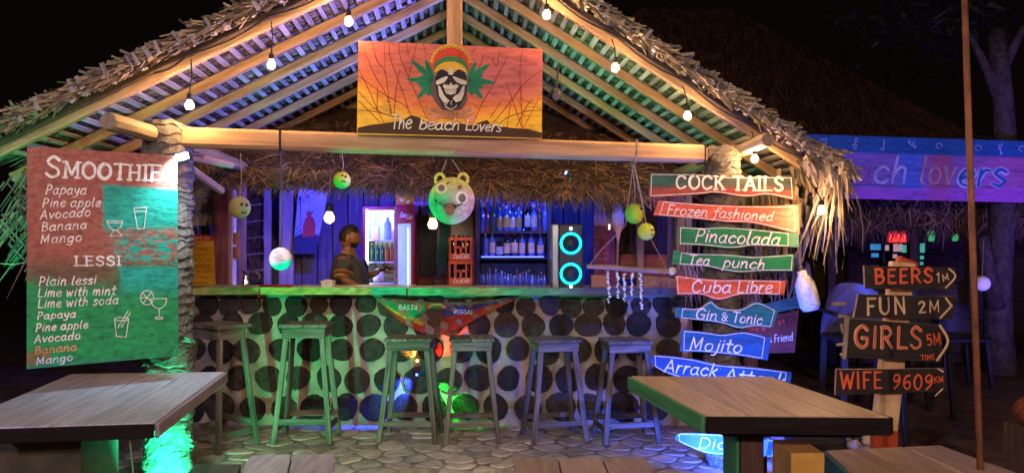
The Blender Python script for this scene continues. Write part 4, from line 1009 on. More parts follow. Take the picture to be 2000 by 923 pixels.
# ================================================================ HANGING FACE BALLS
def cord(parent, pts, r=.004, m='rope', name='cord'):
    b = MB(); b.tube(pts, r, 5); return obj(name, b, M[m], parent)
def fball(px, py, Y, rpx, colf, label, top, mkface, flat=.8, cordm='rope', cr=.004):
    c = P(px, py, Y); r = rpx/F*Y; e = empty('face_ball', c, label, 'hanging ball', 'painted balls hanging over the bar')
    b = MB(); b.ball(c, (r, r*flat, r), 22, 14); b.c = [colf((v[0]-c.x)/r, (v[2]-c.z)/r) for v in b.v]
    b.g = [(v[0]*1.0, v[1], v[2]) for v in b.v]
    obj('ball', b, M['smooth'], e, smooth=True)
    cord(e, [c+V(0, 0, r*.9), c.lerp(top, .5)+V(.01, 0, 0), top], cr, cordm)
    f = lambda x, z, o=.0: V(c.x+x*r, c.y-r*flat*math.sqrt(max(0, 1-x*x-z*z))-.002-o, c.z+z*r)
    mkface(e, f, r); return e
def disc(parent, name, f, x, z, rx, rz, m, o=.0, n=12):
    b = MB(); b.add([f(x, z, o+.001)]+[f(x+rx*math.cos(2*math.pi*k/n), z+rz*math.sin(2*math.pi*k/n), o) for k in range(n)], [[0, k+1, (k+1) % n+1] for k in range(n)])
    return obj(name, b, m, parent)
ye = lambda x, z: (.50, .52, .06)
def smile(eyes=((.15, .3), (.62, .3)), mouth=(.45, -.3, .3, .16), m='black'):
    def mk(e, f, r):
        for x, z in eyes: disc(e, 'eye', f, x, z, .13, .15, M[m])
        x, z, w_, h_ = mouth; b = MB(); b.tube([f(x-w_+w_*2*t/8, z-h_*math.sin(math.pi*t/8), .001) for t in range(9)], r*.05, 5); obj('mouth', b, M[m], e)
    return mk
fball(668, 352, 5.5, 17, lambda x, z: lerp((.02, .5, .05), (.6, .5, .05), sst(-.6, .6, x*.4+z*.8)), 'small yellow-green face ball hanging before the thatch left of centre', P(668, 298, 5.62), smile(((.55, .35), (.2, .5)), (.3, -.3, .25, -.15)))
fball(468, 405, 5.5, 22, lambda x, z: (.33, .26, .09), 'dull olive face ball hanging at the left before the reddish post', P(470, 300, 5.65), smile(((.35, .25), (.75, .2)), (.55, -.35, .2, .2)), flat=.5)
def writ(e, f, r):
    for k, (z, w_) in enumerate(((.55, .35), (.32, .3), (.12, .5), (-.1, .45))):
        b = MB(); b.tube([f(-.4+.2*(k % 2)+w_*1.4*t/10, z+.03*math.sin(t*2.3+k), .001) for t in range(11)], r*.022, 4); obj('scribbled_line', b, M['black'], e)
fball(548, 505, 4.45, 22.5, lambda x, z: lerp((.0, .75, .55), (.85, .62, .68), sst(-.45, -.2, z-.3*x)), 'pale round ball with handwriting, turquoise light painted below, hung on a cord from the tie beam', gp(548, 292), writ, flat=.45, cordm='plank', cr=.006)  # turquoise light is painted into the lower part of the ball
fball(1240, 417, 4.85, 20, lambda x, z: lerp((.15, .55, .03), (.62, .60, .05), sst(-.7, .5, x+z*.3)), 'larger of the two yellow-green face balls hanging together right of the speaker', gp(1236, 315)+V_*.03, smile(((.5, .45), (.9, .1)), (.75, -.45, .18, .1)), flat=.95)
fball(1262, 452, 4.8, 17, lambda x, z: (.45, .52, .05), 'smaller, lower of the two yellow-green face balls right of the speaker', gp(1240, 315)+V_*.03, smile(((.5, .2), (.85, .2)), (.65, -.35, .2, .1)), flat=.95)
b = MB(); b.tube([gp(1238, 275)-V_*.08, gp(1238, 297)-V_*.075, gp(1238, 318)-V_*.04, gp(1238, 322)+V_*.08, gp(1238, 280)+V_*.12], .006, 6)
tag(obj('rope_loop', b, M['rope']), 'rope tied around the tie beam above the yellow-green balls', 'rope')
# big face disc with ears
pl = vplane(882, 4.42); c = pl(882, 392); r = 45/F*4.42
e = empty('big_face_ball', c, 'large round smiling face with hollow ears and tongue out, hanging from the tie beam', 'hanging face', 'painted balls hanging over the bar')
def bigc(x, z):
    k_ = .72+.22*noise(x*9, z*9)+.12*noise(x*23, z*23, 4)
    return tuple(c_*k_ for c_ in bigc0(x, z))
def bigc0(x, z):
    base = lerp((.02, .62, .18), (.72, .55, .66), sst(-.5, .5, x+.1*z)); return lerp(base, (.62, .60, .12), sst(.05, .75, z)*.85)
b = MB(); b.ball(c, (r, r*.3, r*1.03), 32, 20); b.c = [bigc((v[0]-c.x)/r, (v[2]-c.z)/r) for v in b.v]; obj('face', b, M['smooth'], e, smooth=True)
f = lambda x, z, o=0.: V(c.x+x*r, c.y-r*.3*math.sqrt(max(0, 1-x*x-(z/1.03)**2))-.002-o, c.z+z*r)
for sx in (-1, 1):
    b = MB(); b.tube([V(c.x+sx*(.5+.20*math.cos(a))*r, c.y, c.z+(.93+.24*math.sin(a))*r) for a in [math.pi*2*k/14 for k in range(15)]], r*.075, 8); b.c = [(.62, .56, .12)]*len(b.v); obj('ear', b, M['smooth'], e, smooth=True)
    cord(e, [V(c.x+sx*.45*r, c.y, c.z+1.15*r), gp(878+sx*6, 312)], .005)
whm = M['white']; grm = mat('grey_pupil', (.2, .15, .14), bump=0)
disc(e, 'eye', f, -.42, .52, .26, .25, mat('cream_ring', (.7, .62, .35), bump=0)); disc(e, 'pupil', f, -.42, .54, .15, .15, grm, .003)
disc(e, 'eye', f, .46, .12, .26, .30, whm, .001); disc(e, 'pupil', f, .48, .10, .16, .19, grm, .004)
b = MB(); b.tube([f(-.52+1.02*t/12, -.12-.16*math.sin(math.pi*t/12), .001) for t in range(13)], r*.03, 5); obj('mouth', b, M['black'], e)
disc(e, 'open_mouth', f, -.06, -.28, .30, .17, mat('mouth_dark', (.10, .05, .03), bump=0), .001)
disc(e, 'tongue', f, -.06, -.40, .22, .26, mat('tongue_pink', (.34, .12, .09), bump=0), .004)
b = MB()
for s in ([(.28, .62), (.45, .52)], [(.45, .66), (.3, .48)], [(-.72, .05), (-.6, -.12)], [(-.2, .7), (-.1, .8)]): b.tube([f(*q, .001) for q in s], r*.025, 4)
obj('painted_marks', b, M['black'], e)

# ================================================================ SHELL MOBILE
st = empty('shell_mobile', P(1235, 525, 4.9), 'driftwood stick on two cords with strings of white shells before the counter', 'mobile')
p, q = P(1146, 520, 4.85), P(1305, 529, 4.9)
b = MB(); b.tube([p, p.lerp(q, .3)+V(0, 0, .004), p.lerp(q, .7)-V(0, 0, .004), q], [.013, .017, .016, .018], 9); obj('driftwood_stick', b, M['stub'], st)
b = MB(); b.ball(P(1313, 529, 4.89), .028, 12, 8); obj('round_shell', b, M['shell'], st, smooth=True)
top = gp(1238, 318)+V_*.02
cord(st, [p+V(.02, 0, .01), P(1172, 490, 4.83), P(1222, 440, 4.8), top], .0028); cord(st, [q, P(1268, 460, 4.85), top], .0028)
for px, y0, y1 in ((1189, 530, 590), (1206, 534, 582), (1220, 536, 590), (1234, 534, 580), (1252, 534, 604)):
    e = MB(); a, z = P(px, y0, 4.87), P(px, y1, 4.87); e.tube([a+V(0, 0, .03), z], .0015, 4); obj('shell_string', e, M['rope'], st)
    e = MB(); y = y0
    while y < y1:
        cc_ = P(px+R.uniform(-2.2, 2.2), y, 4.87); rr = R.uniform(.007, .013)
        e.ball(cc_, (rr*R.uniform(.8, 1.3), rr*.7, rr*R.uniform(.5, 1)), 7, 5, Matrix.Rotation(R.uniform(-1, 1), 3, 'Y')); y += R.uniform(4, 6.5)
    obj('shells', e, M['shell'], st, smooth=True)

# ================================================================ THINGS ON THE COUNTER AND BEHIND IT
CT = P(793, 562, YT).z-.006                       # counter top height
# loudspeaker
Ys = 5.80; x0, x1 = P(1092, 0, Ys).x, P(1139, 0, Ys).x; zt = P(0, 437, Ys).z; zb = CT
e = empty('loudspeaker', V((x0+x1)/2, Ys+.13, zb), 'tall loudspeaker with two glowing cyan rings standing on the right of the counter', 'loudspeaker')
b = MB(); b.box(((x0+x1)/2, Ys+.15, (zt+zb)/2), (x1-x0, .28, zt-zb), ch=.008); obj('cabinet', b, M['black'], e)
b = MB(); b.box((x0-.030, Ys+.15, (zt+zb)/2), (.056, .29, zt-zb+.004), ch=.01); obj('side_panel', b, M['steel'], e)
ring = glow('cyan_ring_light', (.0, .85, 1), 2.2)
for py in (475, 534.5):
    c = P(1115, py, Ys-.006); b = MB(); rr = 19/F*Ys; k = 40; vs = []
    for i in range(k):
        a = 2*math.pi*i/k
        for j in range(6):
            t = 2*math.pi*j/6; vs.append(c+V(math.cos(a)*(rr+.010*math.cos(t)), .006*math.sin(t), math.sin(a)*(rr+.010*math.cos(t))))
    b.add(vs, [[i*6+j, i*6+(j+1) % 6, ((i+1) % k)*6+(j+1) % 6, ((i+1) % k)*6+j] for i in range(k) for j in range(6)]); obj('light_ring', b, ring, e, smooth=True)
    b = MB(); b.lathe([(rr*.86, -.0), (rr*.8, -.012), (rr*.3, -.03), (.0, -.022)], c+V(0, -.004, 0), 28, Matrix.Rotation(math.pi/2, 3, 'X')); obj('cone', b, mat('speaker_cone', (.02, .025, .03), bump=0, rough=.4), e, smooth=True)
for py in (446, 559):
    b = MB(); b.ball(P(1115, py, Ys-.004), .011, 10, 6); obj('indicator_light', b, glow('speaker_dot', (.7, .95, 1), 12), e, smooth=True)
lamp('ring_glow', 'SPOT', P(1115, 540, Ys-.06), P(1115, 640, Ys-.4), 3, (.05, .6, 1), .06, 160, .9)

# bottle shelf
Yb = 7.15
X = lambda px, Y=Yb: P(px, 0, Y).x
Zy = lambda py, Y=Yb: P(0, py, Y).z
e = empty('bottle_rack', V(X(1002), Yb+.12, Zy(600)), 'dark wooden rack with three shelves of bottles behind the counter', 'rack')
for px in (933, 1073):
    b = MB(); b.box((X(px), Yb+.12, (Zy(390)+Zy(600))/2), (.04, .30, Zy(390)-Zy(600))); obj('side_post', b, M['dark'], e)
shz = [Zy(451), Zy(502), Zy(562)]
for z in shz:
    b = MB(); b.box((X(1003), Yb+.12, z-.012), (X(1071)-X(935), .28, .022)); obj('shelf', b, M['dark'], e)
b = MB(); b.box((X(1003), Yb+.275, (Zy(390)+Zy(600))/2), (X(1073)-X(933), .012, Zy(390)-Zy(600))); obj('back_board', b, mat('blue_back_board', (.05, .07, .35), (.03, .04, .2)), e)
b = MB(); b.bar(V(X(940), Yb-.01, shz[1]+.004), V(X(1062), Yb-.01, shz[1]+.004), .008, .006); obj('led_strip', b, glow('blue_led_strip', (.05, .08, 1), 14), e)
b = MB(); b.bar(V(X(940), Yb+.262, shz[0]+.02), V(X(1068), Yb+.262, shz[0]+.02), .008, .008); obj('led_strip', b, glow('blue_led_strip_back', (.03, .12, 1), 16), e)
bott = {'clear': mat('clear_bottle_glass', (.10, .14, .30), bump=0, rough=.08, spec=.9), 'green': mat('green_bottle_glass', (.02, .12, .05), bump=0, rough=.08, spec=.9), 'dark': mat('dark_bottle_glass', (.02, .012, .012), bump=0, rough=.08, spec=.9),
        'amber': mat('amber_bottle_glass', (.35, .12, .02), bump=0, rough=.08, spec=.9), 'red': mat('red_bottle_glass', (.4, .03, .02), bump=0, rough=.08, spec=.9)}
lbm = {'tan': mat('tan_label', (.75, .48, .25), bump=0), 'white': mat('white_label', (.65, .62, .58), bump=0), 'dark': mat('dark_label', (.05, .04, .04), bump=0), 'gold': mat('gold_label', (.6, .35, .06), bump=0)}
protos = {}
def bottle(x, y, z, h, r, g, lb, cap, label, group, long=False):
    key = (round(h, 3), g, lb, cap, long)
    e = empty('bottle', V(x, y, z), label, 'bottle', group)
    sh = .52 if long else .62
    b = MB(); b.lathe([(r*.9, 0), (r, .008), (r, h*sh), (r*.85, h*(sh+.07)), (r*.36, h*(sh+.17)), (r*.33, h*.95), (.001, h*.955)], (x, y, z), 12); obj('glass_body', b, bott[g], e, smooth=True)
    if lb:
        b = MB(); b.lathe([(r*1.02, h*.16), (r*1.03, h*.17), (r*1.03, h*(sh-.06)), (r*1.02, h*(sh-.05))], (x, y, z), 12); obj('paper_label', b, lbm[lb], e, smooth=True)
    b = MB(); b.lathe([(r*.4, h*.88), (r*.42, h*.89), (r*.42, h*.99), (.001, h)], (x, y, z), 8); obj('bottle_cap', b, mat('cap_'+cap, {'gold': (.5, .35, .1), 'red': (.5, .04, .03), 'black': (.02, .02, .02), 'white': (.6, .6, .6)}[cap], bump=0), e)
T1 = [(941, .27, .042, 'clear', None, 'white', 'leftmost clear bottle on the top shelf'), (951, .24, .036, 'red', 'dark', 'red', 'red-labelled dark bottle beside the leftmost on the top shelf'), (963, .27, .045, 'green', 'dark', 'black', 'green bottle with a black label on the top shelf'),
      (976, .23, .036, 'clear', 'gold', 'gold', 'clear bottle with a gold label right of the green bottle'), (989, .25, .042, 'clear', 'gold', 'white', 'stout clear bottle with gold label near the middle of the top shelf'), (1001, .22, .036, 'clear', 'tan', 'black', 'short bottle with tan label at mid top shelf'),
      (1013, .23, .040, 'clear', 'gold', 'gold', 'gold-labelled bottle just right of the middle of the top shelf'), (1030, .27, .036, 'dark', 'white', 'red', 'dark bottle with a white label on the top shelf'), (1043, .26, .042, 'clear', 'tan', 'white', 'large bottle with a tan label on the top shelf'),
      (1054, .22, .032, 'amber', 'dark', 'gold', 'slim amber bottle near the right end of the top shelf'), (1065, .27, .036, 'clear', None, 'white', 'rightmost bottle on the top shelf, lit blue')]
for px, h, r, g, lb, cap, la in T1: bottle(X(px), Yb+.05, shz[0], h, r*.8, g, lb, cap, la, 'bottles on the rack')
for i in range(12): bottle(X(939+i*11.2, Yb+.17), Yb+.17, shz[0], R.uniform(.27, .33), .026, 'clear', None, R.choice(['white', 'gold', 'black']), f'clear bottle in the back row of the top shelf, {ORD[i]} from the left', 'bottles in the back row of the top shelf')
T2 = [(948, .24, .036, 'clear', None, 'white', 'leftmost bottle of the middle shelf, pink at its base'), (961, .25, .036, 'clear', 'tan', 'white', 'tall clear bottle with tan label, second on the middle shelf'), (975, .18, .042, 'dark', 'white', 'black', 'squat dark bottle on the middle shelf'),
      (990, .24, .040, 'dark', 'tan', 'red', 'black bottle with a cream label and red neck on the middle shelf'), (1005, .25, .040, 'dark', 'tan', 'gold', 'black bottle with a gold neck at the centre of the middle shelf'), (1020, .24, .036, 'clear', 'tan', 'red', 'clear bottle with a red cap on the middle shelf'),
      (1038, .25, .040, 'clear', 'tan', 'white', 'clear bottle with a broad label, second from the right on the middle shelf'), (1056, .25, .040, 'clear', 'tan', 'white', 'slope-shouldered bottle at the right end of the middle shelf')]
for px, h, r, g, lb, cap, la in T2: bottle(X(px), Yb+.06, shz[1], h, r*.85, g, lb, cap, la, 'bottles on the rack', long=px > 1050)
for i in range(22):
    px = 938+i*6; bottle(X(px), Yb+(.04 if i % 2 else .14), shz[2], R.uniform(.11, .19), .02, 'clear', None, R.choice(['white', 'gold', 'white']), f'small bottle on the lowest rack shelf, {ORD[i]} from the left', 'small bottles on the lowest shelf')

# crates
def crate(px0, px1, py0, py1, Y, label):
    a = P(px0, py1, Y); b_ = P(px1, py0, Y); w_ = b_.x-a.x; h = b_.z-a.z; cx = (a.x+b_.x)/2
    e = empty('drinks_crate', V(cx, Y+.13, a.z), label, 'crate', 'red drinks crates'); m = mat('crate_plastic', (.50, .085, .022), (.38, .06, .016), bump=.05, rough=.45)
    b = MB(); t = .012
    b.box((cx-w_/2+t/2, Y+.14, a.z+h/2), (t, .28, h)); b.box((cx+w_/2-t/2, Y+.14, a.z+h/2), (t, .28, h)); b.box((cx, Y+.27, a.z+h/2), (w_-2*t-.002, t, h)); b.box((cx, Y+.14, a.z+.01), (w_-2*t-.002, .25, .02))
    obj('crate_shell', b, m, e)
    bars = [(0, 1, 0, .30), (0, 1, .86, 1), (0, .10, .30, .86), (.90, 1, .30, .86), (.24, .34, .30, .86), (.46, .56, .30, .62), (.68, .76, .30, .86), (.34, .68, .52, .62)]
    for u0, u1, v0, v1 in bars:
        b = MB(); b.box((a.x+w_*(u0+u1)/2, Y+.006, a.z+h*(v0+v1)/2), (w_*(u1-u0)-.0006, .012, h*(v1-v0)-.0006), ch=.002); obj('crate_slat', b, m, e)
    for u in (.2, .4, .6, .8):
        b = MB(); b.lathe([(.025, 0), (.025, .12), (.011, .17), (.011, .2)], (a.x+w_*u, Y+.08, a.z+.025), 8); obj('bottle_inside', b, bott['dark'], e, smooth=True)
    pl = vplane(px0, Y); t = MB(); text(t, 'CocaCola', px0+10, py1-3.5, px1-8, py1-4.5, 9, pl, .9, slant=.25, gap=.1, off=.002); obj('white_lettering', t, M['white'], e)
crate(875, 924, 509, 556, 6.75, 'lower of the two red drinks crates beside the bottle rack'); crate(876, 923, 463, 508, 6.75, 'upper of the two red drinks crates beside the bottle rack')
b = MB(); b.box((P(900, 0, 6.9).x, 6.9, (CT-.02)/2+.0), (.5, .5, P(900, 556.5, 6.75).z-.001)); tag(obj('back_cabinet', b, M['dark']), 'low dark cabinet carrying the drinks crates behind the counter', 'cabinet')

# glass-door fridge
Yf = 7.25; fx0, fx1 = X(713, Yf), X(812, Yf); fz = Zy(403, Yf)
e = empty('drinks_fridge', V((fx0+fx1)/2, Yf+.25, 0), 'drinks fridge, lit white inside, its red-topped glass door open', 'fridge')
magenta = mat('fridge_red_plastic', (.30, .015, .05), (.24, .012, .04), bump=0, rough=.4)
fxm = X(770, Yf)
for bx in (((fx0-.012), Yf+.25, fz/2, .03, .5, fz), ((fxm+.012), Yf+.25, fz/2, .03, .5, fz), ((fx0+fxm)/2, Yf+.25, fz-.015, fxm-fx0, .5, .03), ((fx0+fxm)/2, Yf+.25, .45, fxm-fx0, .5, .9)):
    b = MB(); b.box(bx[:3], bx[3:], ch=.005); obj('fridge_panel', b, magenta, e)
for bx in (((fx0+fxm)/2, Yf+.487, (fz+.9)/2, fxm-fx0-.005, .012, fz-.935), (fx0+.009, Yf+.27, (fz+.9)/2, .006, .42, fz-.94), (fxm-.009, Yf+.27, (fz+.9)/2, .006, .42, fz-.94)):
    b = MB(); b.box(bx[:3], bx[3:], ch=.001); obj('white_liner', b, mat('fridge_liner_white', (.75, .82, .8), (.7, .77, .75), bump=0), e)
b = MB(); b.box((fx0+.014, Yf+.02, (fz+.9)/2), (.02, .02, fz-.96)); obj('light_tube', b, glow('fridge_tube', (.75, .95, 1), 10), e)
b = MB(); b.box(((fx0+fxm)/2, Yf+.3, fz-.04), (fxm-fx0-.04, .3, .01)); obj('ceiling_light', b, glow('fridge_ceiling', (.8, .95, 1), 3.5), e)
shf = [Zy(468, Yf), Zy(511, Yf), Zy(553, Yf)]
for z in shf:
    b = MB(); b.box(((fx0+fxm)/2, Yf+.24, z-.006), (fxm-fx0-.01, .40, .01)); obj('wire_shelf', b, M['white'], e)
for i in range(5):
    g = 'green' if i < 3 else 'amber'
    bottle(X(722+i*10, Yf), Yf+.12, shf[1], .19, .026, g, None, 'white' if g == 'green' else 'gold', ['leftmost green bottle in the fridge', 'middle green bottle in the fridge', 'rightmost green bottle in the fridge', 'left orange drink bottle in the fridge', 'right orange drink bottle in the fridge'][i], 'bottles in the fridge')
c = V(X(754, Yf), Yf+.1, shf[0]); b = MB(); b.lathe([(.034, 0), (.038, .01), (.036, .05), (.039, .06), (.036, .11), (.038, .12), (.036, .16), (.014, .20), (.014, .225), (.001, .226)], c, 14); tag(obj('water_bottle', b, mat('water_bottle_plastic', (.30, .55, .8), bump=0, rough=.15), smooth=True), 'tall blue-white water bottle on the top shelf of the fridge', 'bottle')
for k, (px, w_, h, cl, la) in enumerate(((730, .07, .14, (.7, .5, .4), 'cream and orange carton in the fridge beside the water bottle'), (764, .03, .10, (.75, .6, .5), 'small pale carton at the right of the fridge top shelf'))):
    b = MB(); b.box((X(px, Yf), Yf+.12, shf[0]+h/2), (w_, .06, h)); b.cur = None; b.c = [cl if v[2] < shf[0]+h*.55 else (.85, .85, .85) for v in b.v]; tag(obj('carton', b, M['smooth']), la, 'carton')
b = MB(); b.ball((X(735, Yf), Yf+.12, shf[2]+.07), (.06, .05, .07), 10, 7, fn=lambda d, q: q*(1+.15*math.sin(d.x*9+d.z*7))); tag(obj('plastic_bag', b, M['white'], smooth=True), 'white plastic bag on the bottom shelf of the fridge', 'bag')
# open door: frame edge and glass, swung towards the camera
h0 = V(X(772, 7.22), 7.22, 0); dx = V(X(808, 6.98)-h0.x, -.22, 0); du = dx.normalized(); dn = V(-du.y, du.x, 0); W_ = dx.length
Mr = Matrix((du, -dn if False else V(-du.y, du.x, 0), Z)).transposed()
for u0, u1, z0, z1, m_ in ((0, .045, .9, fz, mat('door_frame_brown', (.30, .14, .06), bump=.1)), (W_-.03, W_, .9, fz, magenta), (0.046, W_-.031, fz-.17, fz, magenta), (.046, W_-.031, .9, .94, magenta)):
    b = MB(); b.box(h0+du*(u0+u1)/2+Z*((z0+z1)/2), (u1-u0, .035, z1-z0), Mr, .004); obj('door_frame', b, m_, e)
b = MB(); b.box(h0+du*(W_/2+.008)+Z*((.94+fz-.17)/2), (W_-.08, .010, fz-.17-.945), Mr, .002); obj('door_glass', b, mat('glowing_door_glass', (.45, .62, .72), (.35, .52, .64), sc_=(6, 6, 6), bump=0, rough=.15, emit=(.35, .6, .75), es=.35), e)  # pane has its own glow, standing in for fridge light through it
b = MB(); b.box(h0+du*(W_-.055)-dn*.03+Z*((.97+fz-.2)/2), (.012, .006, fz-.2-1.0), Mr); obj('edge_light', b, glow('door_edge_tube', (.6, .85, 1), 3), e)
dpl = Plane(h0+Z*1.2-V(0, .03, 0), h0+du-V(0, .03, 0)+Z*1.2, h0+Z*2-V(0, .03, 0))
t = MB(); text(t, 'Coca', 781, 424, 793, 424, 10, dpl, 1.3, slant=.3, gap=.03); text(t, 'Cola', 793.5, 427, 805, 427, 9, dpl, 1.2, slant=.3, gap=.03); obj('white_lettering', t, M['white'], e)
b = MB(); b.box((X(791, 7.1), 7.1, Zy(390, 7.1)), (.17, .01, .10)); b.c = [(.75, .2, .06)]*len(b.v); tag(obj('small_poster', b, M['paint']), 'small orange card standing on top of the fridge door', 'card')
pt_ = MB(); [pt_.ball((X(px, 7.08), 7.09, Zy(py, 7.08)), (.018, .004, .022), 8, 5) for px, py in ((784, 390), (796, 393))]
obj('card_figure', pt_, M['white'], bpy.data.objects['small_poster'])

# dark window frame behind
e = empty('wooden_window', V(X(868, 7.7), 7.7, 0), 'dark glazed wooden window frame behind the crates with a small beach board above', 'window')
for a in ((812, 818, 395, 556), (925, 931, 395, 556), (818.2, 924.8, 395, 400), (818.2, 924.8, 538, 543)):
    p = P((a[0]+a[1])/2, (a[2]+a[3])/2, 7.7); b = MB(); b.box(p, ((a[1]-a[0])/F*7.7, .05, (a[3]-a[2])/F*7.7)); obj('frame_bar', b, mat('window_maroon', (.16, .04, .05), bump=.1), e)
for i in range(4):
    p = P(831+i*26.7, 549, 7.7); b = MB(); b.box(p, (26/F*7.7, .03, 11/F*7.7)); obj('plank', b, M['redwood'], e)
p = P(871, 469, 7.72); b = MB(); b.box(p, (107/F*7.7, .006, 137/F*7.7)); obj('pane', b, mat('dark_pane', (.035, .028, .02), (.02, .018, .012), bump=0, rough=.25), e)
p = P(875, 485, 7.69); b = MB(); b.bar(P(862, 520, 7.68), P(872, 430, 7.68), .10, .006, V(0, 1, 0)); obj('green_cloth_strip', b, mat('green_reflection_cloth', (.03, .16, .08)), e)  # coloured strip stands in for a green reflection in the pane
wpl = vplane(822, 7.66); panel('beach_board', [(800, 388), (842, 389)], [(800, 402), (842, 403)], wpl, .01, cc((.12, .05, .16)), e, nx=6, ny=3)
t = MB(); text(t, 'beach', 805, 399, 838, 400, 8, wpl, 1.2, slant=.1, off=.003); obj('lettering', t, mat('lilac_letter', (.5, .4, .7), bump=0), e)

# tap, tissue stack, red item and red cord on the counter
c = P(480, 556, 5.95); c.z = CT; e = empty('water_tap', c, 'curved chrome water tap on the counter at the left', 'tap')
b = MB(); b.lathe([(.03, 0), (.028, .03), (.018, .08), (.02, .12)], c, 12); obj('tap_body', b, M['chrome'], e, smooth=True)
b = MB(); b.tube([c+V(0, 0, .06)]+[c+V(.055-.055*math.cos(a), 0, .085+.045*math.sin(a)*1.0) for a in [math.pi*k/10*1.12 for k in range(11)]], .009, 8); obj('spout', b, M['chrome'], e, smooth=True)
b = MB(); b.bar(c+V(0, 0, .12), c+V(-.035, 0, .135), .012, .01); obj('lever', b, M['chrome'], e)
b = MB(); b.lathe([(.10, 0), (.14, .012), (.145, .018), (.13, .018), (.09, .006), (.001, .006)], P(540, 560, 5.95)*1+V(0, 0, CT+.001-P(540, 560, 5.95).z), 24, sy=.7); tag(obj('red_basin', b, mat('red_plastic', (.5, .03, .06), bump=0, rough=.4), smooth=True), 'shallow red plastic tray on the counter right of the tap', 'tray')
b = MB()
p0 = P(507, 561, YT); b.tube([V(p0.x, YT+.05, CT+.004), V(p0.x, YT-.006, CT+.003), V(p0.x+.002, YT-.018, CT-.03), V(p0.x-.002, YT-.018, CT-.07)], .006, 6); tag(obj('red_strap', b, mat('red_plastic', (.5, .03, .06))), 'short red strap hanging over the counter edge at the left', 'strap')
c = P(641, 556, 5.95); c.z = CT+.001; e = empty('napkin_box', c, 'small white napkin box on the counter in front of the bartender', 'napkin box')
b = MB(); b.lathe([(.058, 0), (.066, .045), (.071, .047), (.071, .053), (.001, .054)], c, 4, Matrix.Rotation(math.pi/4, 3, 'Z')); obj('box_body', b, M['white'], e)
b = MB(); b.box((c.x, c.y, c.z+.058), (.05, .03, .006)); obj('napkins', b, M['white'], e)
# white papers the bartender works on
b = MB(); b.box((P(722, 0, 6.2).x, 6.2, CT+.004), (.20, .14, .006)); tag(obj('paper_pad', b, M['white']), 'white paper pad lying on the counter before the bartender', 'pad')
# items on the right of the counter
c = P(1170, 560, 5.98); c.z = CT; b = MB(); b.box(c+V(0, 0, .05), (.14, .1, .1)); b.c = [(.30, .16, .09)]*len(b.v); tag(obj('small_box', b, M['paint']), 'small wooden box on the counter beside the loudspeaker', 'box')
cpn = vplane(1290, 5.9, 0); e = empty('cardboard_sign', cpn(1290, 578), 'brown cardboard sign with scribbled writing propped on the counter right of the shell mobile', 'sign')
panel('board', [(1258, 538), (1318, 544)], [(1255, 574), (1320, 578)], cpn, .008, cc((.34, .22, .10)), e, nx=10, ny=4)
t = MB()
for s in ([(1268, 556), (1276, 549), (1284, 556), (1290, 550)], [(1276, 572), (1278, 553)], [(1286, 572), (1284, 556)], [(1296, 552), (1308, 551), (1308, 564), (1297, 565), (1296, 552)], [(1300, 572), (1312, 571)], [(1270, 566), (1276, 564)]): t.ribbon(s, 1, cpn, .002)
obj('scribbles', t, mat('pale_marker', (.6, .5, .35), bump=0), e)

# ================================================================ BACK WALL AND SIDE PANELS
bw = empty('back_wall', V(-.5, 8.1, 0), 'back partition of the bar, matting and planks lit blue and violet', 'partition wall')
for i in range(31):
    px = 425+i*30; Yw = 8.1+R.uniform(0, .02); p = P(px, 0, Yw)
    b = MB(); b.box((p.x, Yw, 1.1), (.158, .02, 2.2+R.uniform(0, .15))); obj('plank', b, mat('violet_plank', (.20, .17, .30), (.10, .08, .16), sc_=(3, 20, 20), rnd=.3), bw)
for px in (523, 560): 
    p = P(px, 0, 7.85); b = MB(); b.box((p.x, 7.85, 1.1), ((.07 if px == 523 else .15), .05, 2.2)); obj('upright', b, mat('upright_wood', (.42, .36, .45), (.28, .24, .32), sc_=WOOD), bw)
b = MB()
for i in range(520):                                # hanging blue matting
    x = P(R.uniform(448, 512), 0, 7.9).x; z = Zy(R.uniform(365, 545), 7.9); b.cur = R.choice([(.5, .5, .6), (.8, .8, .9), (.35, .35, .4)])
    b.strip((x, 7.9, z), (x+R.uniform(-.12, .12), 7.88, z-R.uniform(.05, .14)), R.uniform(.015, .03), V(0, -1, 0), bend=.05)
obj('palm_matting', b, M['inner_leaf'], bw, kind='stuff')
for k in range(5):
    y = 398+k*32; b = MB(); b.tube([P(450, y+2, 7.84), P(480, y+4, 7.84), P(516, y, 7.84)], .007, 6); obj('matting_batten', b, M['batten'], bw)
# left: reddish post and pale jamb
for px, w_, m_, nm in ((434, .135, 'redwood', 'door_post'), (451, .03, 'beam', 'door_jamb'), (457, .025, 'white', 'white_strip')):
    p = P(px, 0, 6.9); b = MB(); b.box((p.x, 6.9, 1.0), (w_, .06, 2.0)); obj(nm, b, M[m_], bw)
for k in range(2):
    p = P(461, 466+k*27, 6.88); b = MB(); b.box(p, (.06, .02, .115)); obj('hinge_block', b, mat('orange_wood', (.5, .2, .05)), bw)
# planks and magazines left of the post
for i in range(9):
    p = P(378+(i % 3)*17, 372+(i//3)*28, 6.95); b = MB(); b.box(p+V(0, .01*(i % 3), 0), (.078, .012, .125), Matrix.Rotation(R.uniform(-.12, .2), 3, 'Y')); b.c = [R.choice([(.45, .4, .38), (.5, .16, .08), (.35, .33, .36), (.5, .45, .42)])]*len(b.v); obj('patched_board', b, M['paint'], bw)
